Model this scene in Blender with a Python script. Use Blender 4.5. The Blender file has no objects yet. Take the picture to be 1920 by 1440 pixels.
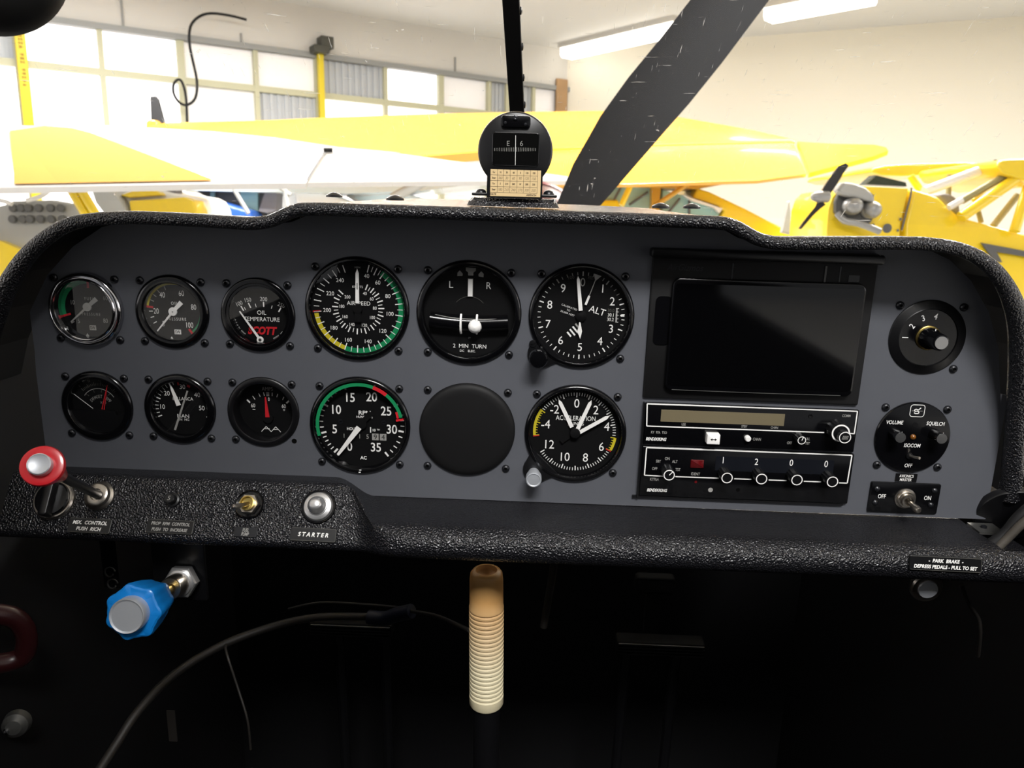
import bpy, bmesh, math, random
from mathutils import Vector, Matrix
random.seed(4)
SC = bpy.context.scene
COL = SC.collection
R_ = math.radians

# ---------------------------------------------------------------- camera, world, lights, exposure
FPX = 1442.0                       # focal length in pixels of the 1920x1440 frame


def axes(p, y, r):
    p, y, r = R_(p), R_(y), R_(r)
    f = Vector((math.sin(y) * math.cos(p), math.cos(y) * math.cos(p), math.sin(p)))
    rt = Vector((math.cos(y), -math.sin(y), 0))
    up = rt.cross(f)
    return rt * math.cos(r) + up * math.sin(r), -rt * math.sin(r) + up * math.cos(r), f


EYE = Vector((0, 0, 1.6))          # pilot's eye, metres above the hangar floor
WR, WU, WF = axes(-11.4, 0, 0.8)   # camera axes in the hangar
PR, PU, PF = axes(-14.171, -1.435, 1.706)   # the same axes seen from the (tilted) instrument panel
DP = 580.912                       # eye to panel plane, mm
Mw = Matrix((WR, WU, WF)).transposed()
Mp = Matrix((PR, PU, PF)).transposed()
ROT = Mw @ Mp.transposed()         # aircraft attitude: it sits a little nose-up on its tailwheel
AIR = Matrix.Translation(EYE) @ ROT.to_4x4() @ Matrix.Translation((0, DP / 1000, 0))

cam_d = bpy.data.cameras.new('camera')
cam = bpy.data.objects.new('camera', cam_d)
COL.objects.link(cam)
SC.camera = cam
cam.matrix_world = Matrix.Translation(EYE) @ Matrix((WR, WU, -WF)).transposed().to_4x4()
cam_d.sensor_width = 36.0
cam_d.lens = 36.0 * FPX / 1920
cam_d.clip_start = 0.01
cam_d.clip_end = 200
cam_d.dof.use_dof = True
cam_d.dof.focus_distance = 0.60
cam_d.dof.aperture_fstop = 15.0

SC.view_settings.view_transform = 'Standard'
SC.view_settings.look = 'None'
SC.view_settings.gamma = 1.0
SC.view_settings.use_curve_mapping = False
SC.view_settings.exposure = 0.0

world = bpy.data.worlds.new('daylight')
SC.world = world
world.use_nodes = True
bg = world.node_tree.nodes['Background']
bg.inputs[0].default_value = (0.96, 0.97, 1.0, 1)
bg.inputs[1].default_value = 0.3


def area(name, loc, target, sx, sy, power, col=(1, 1, 1)):
    d = bpy.data.lights.new(name, 'AREA')
    d.shape = 'RECTANGLE'
    d.size, d.size_y, d.energy, d.color = sx, sy, power, col
    o = bpy.data.objects.new(name, d)
    COL.objects.link(o)
    o.location = loc
    o.rotation_euler = (Vector(target) - Vector(loc)).to_track_quat('-Z', 'Y').to_euler()
    return o


CEIL = 4.6
# fluorescent rows of the hangar ceiling: over the parked aeroplanes, and behind / above our own cockpit
area('hangar_lamp', (-2.5, 7.0, CEIL - .12), (-2.5, 7.0, 0), 5.0, .3, 560, (1, .99, .97))
area('hangar_lamp', (3.6, 6.4, CEIL - .12), (3.6, 6.4, 0), 5.0, .3, 720, (1, .97, .91))
area('hangar_lamp', (0.5, -2.6, CEIL - .12), (0.5, -2.6, 0), 1.8, 1.0, 340, (1, .985, .97))


# ---------------------------------------------------------------- helpers
def ray_p(px, py):
    return PF + PR * ((px - 960) / FPX) + PU * ((720 - py) / FPX)


def up(px, py, o=0.0):
    """pixel -> (x, o, z) in panel millimetres on the plane o mm in front of the panel"""
    d = ray_p(px, py)
    t = (DP - o) / d.y
    return Vector((d.x * t, o, d.z * t))


def hit(px, py, P0, n):
    """pixel -> point on a plane given in panel coordinates (x, o, z)"""
    d = ray_p(px, py)
    dd = Vector((d.x, -d.y, d.z))
    C = Vector((0, DP, 0))
    t = (Vector(P0) - C).dot(Vector(n)) / dd.dot(Vector(n))
    return C + dd * t


def wp(px, py, d):
    """pixel -> hangar point at depth d metres along the view axis"""
    return EYE + (WF + WR * ((px - 960) / FPX) + WU * ((720 - py) / FPX)) * d


def whit(px, py, P0, n):
    d = WF + WR * ((px - 960) / FPX) + WU * ((720 - py) / FPX)
    t = (Vector(P0) - EYE).dot(Vector(n)) / d.dot(Vector(n))
    return EYE + d * t


def lin(c):
    if isinstance(c, str):
        c = [int(c[i:i + 2], 16) / 255 for i in (0, 2, 4)]
        c = [x / 12.92 if x <= .04045 else ((x + .055) / 1.055) ** 2.4 for x in c]
    return (c[0], c[1], c[2], 1)


MATS = {}


def mat(name, col, rough=.5, metal=0, spec=.5, coat=0, bump=None, emit=None, trans=0, var=None):
    m = bpy.data.materials.new(name)
    m.use_nodes = True
    nt = m.node_tree
    b = nt.nodes['Principled BSDF']
    b.inputs['Base Color'].default_value = lin(col)
    b.inputs['Roughness'].default_value = rough
    b.inputs['Metallic'].default_value = metal
    b.inputs['Specular IOR Level'].default_value = spec
    b.inputs['Coat Weight'].default_value = coat
    b.inputs['Coat Roughness'].default_value = .06
    b.inputs['Transmission Weight'].default_value = trans
    if emit:
        b.inputs['Emission Color'].default_value = lin(emit[0])
        b.inputs['Emission Strength'].default_value = emit[1]
    if bump or var:
        tc = nt.nodes.new('ShaderNodeTexCoord')
    if bump:                       # (scale, strength, distance)
        if len(bump) > 3:          # pebble grain
            n = nt.nodes.new('ShaderNodeTexVoronoi')
            n.feature = 'SMOOTH_F1'
        else:
            n = nt.nodes.new('ShaderNodeTexNoise')
            n.inputs['Detail'].default_value = 2.5
        n.inputs['Scale'].default_value = bump[0]
        bp = nt.nodes.new('ShaderNodeBump')
        bp.inputs['Strength'].default_value = bump[1]
        bp.inputs['Distance'].default_value = bump[2]
        nt.links.new(tc.outputs['Object'], n.inputs['Vector'])
        nt.links.new(n.outputs['Distance' if len(bump) > 3 else 'Fac'], bp.inputs['Height'])
        nt.links.new(bp.outputs['Normal'], b.inputs['Normal'])
    if var:                        # (scale, amount): faint mottling of the colour
        n2 = nt.nodes.new('ShaderNodeTexNoise')
        n2.inputs['Scale'].default_value = var[0]
        n2.inputs['Detail'].default_value = 4
        mx = nt.nodes.new('ShaderNodeMix')
        mx.data_type = 'RGBA'
        c = lin(col)
        mx.inputs['A'].default_value = tuple(x * (1 - var[1]) for x in c[:3]) + (1,)
        mx.inputs['B'].default_value = tuple(min(1, x * (1 + var[1])) for x in c[:3]) + (1,)
        nt.links.new(tc.outputs['Object'], n2.inputs['Vector'])
        nt.links.new(n2.outputs['Fac'], mx.inputs['Factor'])
        nt.links.new(mx.outputs['Result'], b.inputs['Base Color'])
    MATS[name] = m
    return m


def thin_glass(name, ior=1.45, tint=(1, 1, 1), scratch=False):
    m = bpy.data.materials.new(name)
    m.use_nodes = True
    nt = m.node_tree
    nt.nodes.remove(nt.nodes['Principled BSDF'])
    out = nt.nodes['Material Output']
    tr = nt.nodes.new('ShaderNodeBsdfTransparent')
    tr.inputs[0].default_value = (*tint, 1)
    gl = nt.nodes.new('ShaderNodeBsdfGlossy')
    gl.inputs['Roughness'].default_value = .02
    lw = nt.nodes.new('ShaderNodeLayerWeight')     # Schlick reflectance of a thin sheet, the same from both sides
    lw.inputs[0].default_value = .5
    pw = nt.nodes.new('ShaderNodeMath')
    pw.operation = 'POWER'
    pw.inputs[1].default_value = 5
    f0 = 2 * ((ior - 1) / (ior + 1)) ** 2
    fr = nt.nodes.new('ShaderNodeMath')
    fr.operation = 'MULTIPLY_ADD'
    fr.inputs[1].default_value = 1 - f0
    fr.inputs[2].default_value = f0
    nt.links.new(lw.outputs['Facing'], pw.inputs[0])
    nt.links.new(pw.outputs[0], fr.inputs[0])
    mx = nt.nodes.new('ShaderNodeMixShader')
    L = nt.links.new
    L(fr.outputs[0], mx.inputs[0])
    L(tr.outputs[0], mx.inputs[1])
    L(gl.outputs[0], mx.inputs[2])
    last = mx
    if scratch:                    # fine crazing, chips and dried drops in old acrylic
        tc = nt.nodes.new('ShaderNodeTexCoord')
        fac = None
        for rot, sx, sy, sc, lo, hi in ((.5, 16, 1, 34, .69, .75), (-.6, 1, 18, 32, .69, .75), (.1, 1, 1.6, 85, .735, .77)):
            mp = nt.nodes.new('ShaderNodeMapping')
            mp.inputs['Rotation'].default_value = (0, rot, 0)
            mp.inputs['Scale'].default_value = (sx, 1, sy)
            nz = nt.nodes.new('ShaderNodeTexNoise')
            nz.inputs['Scale'].default_value = sc
            nz.inputs['Detail'].default_value = 3
            mr = nt.nodes.new('ShaderNodeMapRange')
            mr.inputs['From Min'].default_value = lo
            mr.inputs['From Max'].default_value = hi
            mr.inputs['To Max'].default_value = .55
            L(tc.outputs['Object'], mp.inputs['Vector'])
            L(mp.outputs[0], nz.inputs['Vector'])
            L(nz.outputs['Fac'], mr.inputs['Value'])
            if fac is None:
                fac = mr.outputs[0]
            else:
                mm = nt.nodes.new('ShaderNodeMath')
                mm.operation = 'MAXIMUM'
                L(fac, mm.inputs[0])
                L(mr.outputs[0], mm.inputs[1])
                fac = mm.outputs[0]
        ad = nt.nodes.new('ShaderNodeMath')   # an even, very thin film of dust
        ad.operation = 'MAXIMUM'
        ad.inputs[1].default_value = .006
        L(fac, ad.inputs[0])
        tl = nt.nodes.new('ShaderNodeBsdfTranslucent')
        tl.inputs[0].default_value = (.95, .95, .95, 1)
        df = nt.nodes.new('ShaderNodeBsdfDiffuse')
        df.inputs[0].default_value = (.9, .9, .9, 1)
        m3 = nt.nodes.new('ShaderNodeMixShader')
        L(tl.outputs[0], m3.inputs[1])
        L(df.outputs[0], m3.inputs[2])
        m2 = nt.nodes.new('ShaderNodeMixShader')
        L(ad.outputs[0], m2.inputs[0])
        L(mx.outputs[0], m2.inputs[1])
        L(m3.outputs[0], m2.inputs[2])
        last = m2
    L(last.outputs[0], out.inputs[0])
    MATS[name] = m
    return m


# ---- cockpit materials
mat('panel_paint', '53555b', .55, spec=.35, bump=(900, .05, .0002), var=(60, .04))
mat('vinyl', '17171a', .27, spec=.55, bump=(820, .9, .0014, 1))
mat('vinyl_fine', '141416', .42, spec=.5, bump=(900, .35, .0006))
mat('black_gloss', '08080a', .16, spec=.5)
mat('black_satin', '0c0c0e', .34, spec=.45)
mat('black_matt', '0a0a0b', .6, spec=.3)
mat('black_rubber', '101011', .7, spec=.25, bump=(300, .2, .0005))
mat('dial_black', '0a0a0b', .75, spec=.15)
mat('screw_black', '1b1c20', .32, spec=.6, metal=.3)
mat('screw_hole', '020202', .9, spec=.1)
mat('white_paint', 'f0efec', .6, spec=.2)
mat('grey_paint', '9a9995', .6, spec=.2)
mat('dim_paint', '55544f', .6, spec=.2)
mat('black_paint', '060606', .7, spec=.2)
mat('red_paint', 'c4202a', .5, spec=.3)
mat('green_paint', '10824f', .55, spec=.3)
mat('yellow_paint', 'c9b92a', .55, spec=.3)
mat('chrome', 'c9c9cc', .12, metal=1)
mat('nickel', 'b9b2a8', .28, metal=1)
mat('brushed_metal', 'b4b4b4', .32, metal=1)
mat('button_metal', 'c2c6cc', .45, metal=.6)
mat('brass', 'b09a5a', .3, metal=1)
mat('red_plastic', 'c01822', .3, coat=.4)
mat('blue_plastic', '0f78c8', .34, coat=.3)
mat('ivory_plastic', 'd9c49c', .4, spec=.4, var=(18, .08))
mat('card_paper', 'd8bd8c', .7, var=(30, .05))
mat('card_ink', '3a2a1c', .8)
mat('card_pencil', '7a664a', .8)
mat('lcd', '6f6650', .35, spec=.5)
mat('screen_black', '050506', .06, spec=.6)
mat('red_lens', '5a0b10', .2, spec=.6)
mat('amber_lens', '7a4a18', .2, spec=.6)
mat('window_dark', '12141a', .3)
mat('grey_metal', '555553', .45, metal=.6)
mat('cable_grey', '201d1a', .55)
mat('duct', '3a352e', .75, bump=(120, .4, .002))
mat('cabin_black', '0b0b0d', .8, spec=.2)
mat('maroon', '5a1219', .35)
mat('dark_maroon', '2a0c0e', .35)
mat('prop_black', '100f12', .5, spec=.4, var=(25, .15))
mat('blue_cover', '0b1226', .5)
thin_glass('gauge_glass', 1.5)
thin_glass('windshield_glass', 1.3, scratch=True)

# ---- hangar materials
mat('hangar_white', 'd2cfc9', .6, spec=.3, var=(1.2, .03))
mat('hangar_warm', 'e8e2d3', .6, spec=.3, var=(.6, .02))
mat('ceiling_white', 'dcdbd8', .65, spec=.2)
mat('concrete', 'c4c2be', .55, var=(2, .1))
mat('mullion', 'b9b79a', .5)
mat('rail_grey', '8f908e', .5)
mat('window_lit', 'f4f2f4', .4, emit=('fbf8fb', 1.5))
mat('window_pale', 'dedbd8', .4, emit=('ece6e2', .32))
mat('corrugated', 'b4b8bc', .5)
mat('post_yellow', 'd9c21e', .45, spec=.4)
mat('post_brown', 'a5835c', .7, var=(6, .2))
mat('bracket_dark', '3c3c32', .5)
mat('post_ink', 'a8861a', .6)
mat('tube_light', 'ffffff', .5, emit=('fff8ec', 4.5))
mat('wing_white', 'ecebe8', .22, coat=.6)
mat('wing_yellow', 'e8aa38', .22, coat=.6)
mat('cub_yellow', 'f0cf20', .3, coat=.5)
mat('orange_yellow', 'c49632', .4)
mat('stripe_yellow', 'dba452', .8, spec=.05)
mat('bright_metal', 'd6d6d6', .3, metal=.85)
mat('gap_grey', '3c3c3a', .7)
mat('teal_glass', '9fc6c2', .15, spec=.6)
mat('pale_glass', 'b9bcbc', .2, spec=.6)
mat('plane_blue', '2456a8', .3, coat=.5)
mat('plane_grey', 'a8a8a4', .4)
mat('pale_blue', 'dcebf0', .3, coat=.5)
mat('engine_grey', '9a9a98', .4, metal=.5)
mat('dark_grey', '5a5a58', .5)
mat('dark_green', '1f2a26', .2)
mat('seat_grey', '77757a', .7)
mat('red_trim', '8a2230', .35)
mat('olive_tube', '9a9266', .45)

m_ = MATS['ivory_plastic']                       # the grip goes from ivory to tan brown towards its top
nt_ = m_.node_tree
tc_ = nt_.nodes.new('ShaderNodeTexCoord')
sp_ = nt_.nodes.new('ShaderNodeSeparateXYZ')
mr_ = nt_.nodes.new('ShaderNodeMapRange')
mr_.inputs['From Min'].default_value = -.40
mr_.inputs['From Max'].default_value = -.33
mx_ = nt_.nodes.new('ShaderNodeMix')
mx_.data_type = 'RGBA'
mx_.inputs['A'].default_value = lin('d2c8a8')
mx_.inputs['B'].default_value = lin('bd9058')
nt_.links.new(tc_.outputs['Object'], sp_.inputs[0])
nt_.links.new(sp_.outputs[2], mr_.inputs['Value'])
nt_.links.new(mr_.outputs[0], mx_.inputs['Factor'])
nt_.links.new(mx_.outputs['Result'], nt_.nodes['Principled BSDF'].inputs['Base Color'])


def cap_h():
    cu = bpy.data.curves.new('t', 'FONT')
    cu.body = 'H'
    ob = bpy.data.objects.new('t', cu)
    me = ob.to_mesh()
    h = max(v.co.y for v in me.vertices)
    bpy.data.objects.remove(ob)
    bpy.data.curves.remove(cu)
    return h


CAP = cap_h()
TXT = {}


def text_geo(s, bold, shear, spacing):
    k = (s, bold, shear, spacing)
    if k not in TXT:
        cu = bpy.data.curves.new('t', 'FONT')
        cu.body, cu.offset, cu.shear, cu.resolution_u, cu.space_character = s, bold, shear, 3, spacing
        ob = bpy.data.objects.new('t', cu)
        me = ob.to_mesh()
        xs = [v.co.x for v in me.vertices] or [0]
        cx = (min(xs) + max(xs)) / 2
        TXT[k] = ([((v.co.x - cx) / CAP, v.co.y / CAP - .5) for v in me.vertices],
                  [tuple(p.vertices) for p in me.polygons], (max(xs) - min(xs)) / CAP)
        ob.to_mesh_clear()
        bpy.data.objects.remove(ob)
        bpy.data.curves.remove(cu)
    return TXT[k]


class MB:
    """collects shapes and links them as one mesh; x right, o out towards the pilot, z up, in mm (s=.001)"""

    def __init__(self, s=.001):
        self.v, self.f, self.m, self.mats, self.s = [], [], [], [], s

    def mi(self, name):
        if name not in self.mats:
            self.mats.append(name)
        return self.mats.index(name)

    def add(self, vs, fs, mt):
        b, k = len(self.v), self.mi(mt)
        self.v += [tuple(v) for v in vs]
        for f in fs:
            self.f.append(tuple(i + b for i in f))
            self.m.append(k)

    def poly(self, pts, o, mt, th=0):
        n = len(pts)
        if th:
            self.add([(x, o + th, z) for x, z in pts] + [(x, o, z) for x, z in pts],
                     [tuple(range(n)), tuple(range(2 * n - 1, n - 1, -1))] +
                     [(i, (i + 1) % n, (i + 1) % n + n, i + n) for i in range(n)], mt)
        else:
            self.add([(x, o, z) for x, z in pts], [tuple(range(n))], mt)

    def line(self, x0, z0, x1, z1, w, o, mt, w1=None, th=0):
        w1 = w if w1 is None else w1
        d = math.hypot(x1 - x0, z1 - z0) or 1
        nx, nz = -(z1 - z0) / d / 2, (x1 - x0) / d / 2
        self.poly([(x0 + nx * w, z0 + nz * w), (x0 - nx * w, z0 - nz * w), (x1 - nx * w1, z1 - nz * w1), (x1 + nx * w1, z1 + nz * w1)], o, mt, th)

    def tick(self, a, r0, r1, w, o, mt, cx=0, cz=0):
        s, c = math.sin(R_(a)), math.cos(R_(a))
        self.line(cx + s * r0, cz + c * r0, cx + s * r1, cz + c * r1, w, o, mt)

    def ring(self, r0, r1, a0, a1, o, mt, cx=0, cz=0):
        n = max(3, int(abs(a1 - a0) / 4))
        A = [R_(a0 + (a1 - a0) * i / n) for i in range(n + 1)]
        self.add([(cx + math.sin(a) * r, o, cz + math.cos(a) * r) for a in A for r in (r0, r1)],
                 [(2 * i, 2 * i + 1, 2 * i + 3, 2 * i + 2) for i in range(n)], mt)

    def disc(self, r, o, mt, cx=0, cz=0, n=64):
        self.add([(cx + math.sin(2 * math.pi * i / n) * r, o, cz + math.cos(2 * math.pi * i / n) * r) for i in range(n)], [tuple(range(n))], mt)

    def frame(self, x0, x1, z0, z1, w, o, mt):
        for a in ((x0, z0, x1, z0), (x1, z0, x1, z1), (x1, z1, x0, z1), (x0, z1, x0, z0)):
            self.line(*a, w, o, mt)

    def text(self, s, x, z, h, o, mt, rot=0, bold=0, shear=0, xs=1, al='C', sp=1):
        vs, fs, w = text_geo(s, bold, shear, sp)
        c, n = math.cos(R_(rot)), math.sin(R_(rot))
        sh = {'C': 0, 'L': w / 2, 'R': -w / 2}[al]
        self.add([(x + ((a + sh) * xs * c + b * n) * h, o, z + (-(a + sh) * xs * n + b * c) * h) for a, b in vs], fs, mt)

    def lathe(self, prof, mt, P=(0, 0, 0), d=(0, 1, 0), n=48, lobes=None, cap=True):
        """prof: (radius, distance along d)"""
        d = Vector(d).normalized()
        e1 = Vector((1, 0, 0)) - d * d.x
        e1 = e1.normalized() if e1.length > .2 else Vector((0, 0, 1)).cross(d).normalized()
        e2 = d.cross(e1)
        P = Vector(P)
        vs, fs = [], []
        for r, t in prof:
            for i in range(n):
                a = 2 * math.pi * i / n
                k = lobes(a) if lobes else 1
                vs.append(P + d * t + (e1 * math.cos(a) + e2 * math.sin(a)) * r * k)
        for j in range(len(prof) - 1):
            for i in range(n):
                fs.append((j * n + i, j * n + (i + 1) % n, (j + 1) * n + (i + 1) % n, (j + 1) * n + i))
        if cap:
            if prof[0][0] > 0:
                fs.append(tuple(range(n)))
            fs.append(tuple(range((len(prof) - 1) * n, len(prof) * n)))
        self.add(vs, fs, mt)

    def cyl(self, P, Q, r, mt, r1=None, n=20):
        P, Q = Vector(P), Vector(Q)
        self.lathe([(r, 0), (r if r1 is None else r1, (Q - P).length)], mt, P, Q - P, n)

    def box(self, x0, x1, o0, o1, z0, z1, mt):
        self.add([(x, o, z) for x in (x0, x1) for o in (o0, o1) for z in (z0, z1)],
                 [(0, 1, 3, 2), (4, 6, 7, 5), (0, 4, 5, 1), (2, 3, 7, 6), (0, 2, 6, 4), (1, 5, 7, 3)], mt)

    def rbox(self, x0, x1, o0, o1, z0, z1, r, mt, ch=0, n=5):
        """rounded rectangle, extruded from o0 to o1, front edge chamfered by ch"""
        def loop(e, o):
            out = []
            for cx, cz, a in ((x1 - r, z1 - r, 0), (x0 + r, z1 - r, 90), (x0 + r, z0 + r, 180), (x1 - r, z0 + r, 270)):
                for i in range(n + 1):
                    b = R_(a + 90 * i / n)
                    out.append((cx + math.cos(b) * (r - e), o, cz + math.sin(b) * (r - e)))
            return out
        rows = [loop(0, o0), loop(0, o1 - ch)]
        if ch:
            rows += [loop(ch * .35, o1 - ch * .3), loop(ch, o1)]
        k = len(rows[0])
        fs = [tuple(range(k)), tuple(range((len(rows) - 1) * k, len(rows) * k))]
        for j in range(len(rows) - 1):
            fs += [(j * k + i, j * k + (i + 1) % k, (j + 1) * k + (i + 1) % k, (j + 1) * k + i) for i in range(k)]
        self.add([v for w in rows for v in w], fs, mt)

    def tube(self, pts, r, mt, n=10, radii=None, smooth=3):
        P = [Vector(p) for p in pts]
        if smooth and len(P) > 2:
            Q, RR = [], []
            rr = radii or [r] * len(P)
            for i in range(len(P) - 1):
                p0, p1, p2, p3 = P[max(0, i - 1)], P[i], P[i + 1], P[min(len(P) - 1, i + 2)]
                for k in range(smooth):
                    t = k / smooth
                    Q.append(.5 * ((2 * p1) + (p2 - p0) * t + (2 * p0 - 5 * p1 + 4 * p2 - p3) * t * t + (3 * p1 - p0 - 3 * p2 + p3) * t ** 3))
                    RR.append(rr[i] + (rr[i + 1] - rr[i]) * t)
            Q.append(P[-1])
            RR.append(rr[-1])
            P, radii = Q, RR
        radii = radii or [r] * len(P)
        vs, fs = [], []
        e = None
        for i, p in enumerate(P):
            d = (P[min(i + 1, len(P) - 1)] - P[max(i - 1, 0)]).normalized()
            if e is None:
                e = d.orthogonal().normalized()
            e = (e - d * e.dot(d)).normalized()
            g = d.cross(e)
            for k in range(n):
                a = 2 * math.pi * k / n
                vs.append(p + (e * math.cos(a) + g * math.sin(a)) * radii[i])
        for i in range(len(P) - 1):
            for k in range(n):
                fs.append((i * n + k, i * n + (k + 1) % n, (i + 1) * n + (k + 1) % n, (i + 1) * n + k))
        fs += [tuple(range(n)), tuple(range((len(P) - 1) * n, len(P) * n))]
        self.add(vs, fs, mt)

    def build(self, name, parent=None, smooth=35, mw=None, label=None, org=None, bevel=None):
        me = bpy.data.meshes.new(name)
        if org is not None:        # hangar objects: world metres relative to an origin
            me.from_pydata([Vector(v) - org for v in self.v], [], self.f)
        else:
            k = self.s
            me.from_pydata([(x * k, -o * k, z * k) for x, o, z in self.v], [], self.f)
        for m in self.mats:
            me.materials.append(MATS[m])
        me.polygons.foreach_set('material_index', self.m)
        bm = bmesh.new()
        bm.from_mesh(me)
        bmesh.ops.recalc_face_normals(bm, faces=bm.faces)
        if bevel:
            ed = [e for e in bm.edges if len(e.link_faces) == 2 and e.calc_face_angle(0) > R_(40)]
            bmesh.ops.bevel(bm, geom=ed, offset=bevel, segments=3, profile=.6, affect='EDGES', clamp_overlap=True)
        bm.to_mesh(me)
        bm.free()
        if smooth:
            me.polygons.foreach_set('use_smooth', [True] * len(me.polygons))
            me.set_sharp_from_angle(angle=R_(smooth))
        ob = bpy.data.objects.new(name, me)
        COL.objects.link(ob)
        if parent:
            ob.parent = parent
        if mw is not None:
            ob.matrix_world = mw
        if org is not None and parent is None:
            ob.location = org
        if label:
            ob['label'] = label
        return ob


def tag(o, label, cat, group=None, kind=None):
    if label:
        o['label'] = label
    if cat:
        o['category'] = cat
    if group:
        o['group'] = group
    if kind:
        o['kind'] = kind
    return o


def place(P, n=(0, 1, 0), roll=0):
    """matrix of a thing at panel point P (x, o, z) facing n; its own x stays level"""
    n = Vector((n[0], -n[1], n[2])).normalized()
    e1 = Vector((1, 0, 0))
    e1 = (e1 - n * e1.dot(n)).normalized()
    e2 = n.cross(e1)
    if roll:
        a = R_(roll)
        e1, e2 = e1 * math.cos(a) + e2 * math.sin(a), e2 * math.cos(a) - e1 * math.sin(a)
    M = Matrix((e1, -n, e2)).transposed().to_4x4()
    M.translation = Vector((P[0], -P[1], P[2])) / 1000
    return AIR @ M


def thing(name, label, cat, P=(0, 0, 0), n=(0, 1, 0), group=None, roll=0, mw=None):
    o = bpy.data.objects.new(name, None)
    o.empty_display_size = .02
    COL.objects.link(o)
    o.matrix_world = place(P, n, roll) if mw is None else mw
    return tag(o, label, cat, group)


def wthing(name, label, cat, P, group=None):
    return thing(name, label, cat, group=group, mw=Matrix.Translation(P))


def local(P, Q):
    return Vector(Q) - Vector(P)

# ================================================================ COCKPIT
# ---- outline of the glareshield edge roll (x, o, z): proud of the panel at the top, flush low at the sides
ROLL = [up(*p) for p in (
    (-26, 935, 4), (-30, 880, 7), (-32, 760, 13), (-26, 660, 22), (-9, 590, 30), (24, 519, 36), (66, 464, 41), (120, 425, 44),
    (170, 412, 45), (250, 408, 45), (330, 411, 45), (400, 415, 45), (470, 419, 45), (505, 415, 45), (527, 406, 45), (548, 397, 45), (578, 392, 45),
    (700, 395, 45), (830, 399, 45), (960, 404, 45), (1080, 408, 45), (1200, 412, 45), (1335, 417, 45), (1370, 422, 45), (1395, 434, 45), (1418, 447, 45), (1440, 453, 45), (1465, 456, 45),
    (1530, 456, 45), (1600, 456, 45), (1700, 456, 45), (1745, 458, 45), (1798, 467, 44), (1846, 491, 41), (1883, 532, 37), (1907, 592, 30), (1913, 660, 22), (1909, 760, 12), (1899, 870, 6), (1892, 935, 4))]
NR = len(ROLL)


def roll_r(i):
    return 4.6 + 3.2 * min(1, max(0, (-ROLL[i].z - 30) / 60))


# ---- instrument panel: a painted sheet with holes for the recessed instruments
L_X, L_Z = 85.3, 93.0
XL = (-134.6, -49.0, 36.6)
XS = (-345.1, -278.3, -211.4)
ZT, ZB, ZS, ZC = -92.0, -185.2, -99.0, -177.0
outline = []
for p in ROLL:
    if p.z > -150:
        outline.append((min(361, max(-391, p.x * .993 - .1)), p.z - 2.2))
outline = [(-392, -245), (-392, -150)] + outline + [(361, -141), (365.5, -142), (366.5, -244)]
bm = bmesh.new()


def loop(pts):
    vs = [bm.verts.new((x, 0, z)) for x, z in pts]
    return [bm.edges.new((vs[i], vs[(i + 1) % len(vs)])) for i in range(len(vs))]


loop(outline)
HOLES = [(x, z, 37.5) for x in XL for z in (ZT, ZB) if (x, z) != (XL[1], ZB)] + [(x, z, 26.2) for x in XS for z in (ZS, ZC)]
for hx, hz, hr in HOLES:
    loop([(hx + math.cos(2 * math.pi * i / 40) * hr, hz + math.sin(2 * math.pi * i / 40) * hr) for i in range(40)])
bmesh.ops.triangle_fill(bm, use_beauty=True, use_dissolve=False, edges=bm.edges[:])
b = MB()
idx = {v: i for i, v in enumerate(bm.verts)}
b.add([tuple(v.co) for v in bm.verts], [tuple(idx[v] for v in f.verts) for f in bm.faces], 'panel_paint')
for e in bm.edges:
    if len(e.link_faces) == 1:
        p, q = e.verts[0].co, e.verts[1].co
        b.add([(p.x, 0, p.z), (q.x, 0, q.z), (q.x, -2.2, q.z), (p.x, -2.2, p.z)], [(0, 1, 2, 3)], 'panel_paint')
bm.free()
hp = up(551.8, 827)
b.disc(2.1, .12, 'screw_hole', hp.x, hp.z, 16)          # an empty screw hole beside the ammeter
tag(b.build('instrument_panel', smooth=0, mw=place((0, 0, 0))),
    'wide dark grey painted metal instrument panel carrying all the gauges', 'instrument panel')

# ---- glareshield: padded vinyl sheet with a rolled edge
gs = thing('glareshield', 'black textured vinyl glareshield with a rolled edge above the grey panel', 'glareshield')
b = MB()
pts = []
for i, p in enumerate(ROLL):
    pts.append(p)
b.tube([(p.x, p.y, p.z) for p in pts], 5, 'vinyl', n=14, radii=[roll_r(i) for i in range(NR)], smooth=4)
b.build('edge_roll', gs, 60)
b = MB()
rows = []
for i, p in enumerate(ROLL):
    top = -170 < p.x < 150 and p.z > -27
    q = []
    u = max(0, min(1, (p.z + 26) / 11)) if -200 < p.x < 170 else 0
    u = u * u * (3 - 2 * u)
    zt = p.z + roll_r(i) * .8
    outn = Vector((p.x + 12, 0, (p.z + 120) * 1.6)).normalized() if p.z < -30 else Vector((0, 0, 1))
    base = Vector((p.x, p.y, p.z)) + outn * roll_r(i) * .75
    q.append(base)
    q.append(Vector((base.x, p.y - 22, base.z + .3)))
    q.append(Vector((base.x + (0 if u > 0 else 0), -25, base.z + .3 * u - 3 * (1 - u) * (p.z > -40))))
    q.append(Vector((base.x * (1 - .0 * u), -25 - 130 * u - 8, base.z + 1.5 * u - 16 * (1 - u) * (p.z > -40))))
    q.append(Vector((base.x, -25 - 265 * u - 12, base.z + 2.5 * u - 22 * (1 - u) * (p.z > -40))))
    rows.append(q)
nn = len(rows[0])
for i in range(NR - 1):
    b.add(rows[i] + rows[i + 1], [(k, k + 1, nn + k + 1, nn + k) for k in range(nn - 1)], 'vinyl' if ROLL[i].z > -30 else 'black_matt')
sheet = b.build('vinyl_cover', gs, 60)
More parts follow.
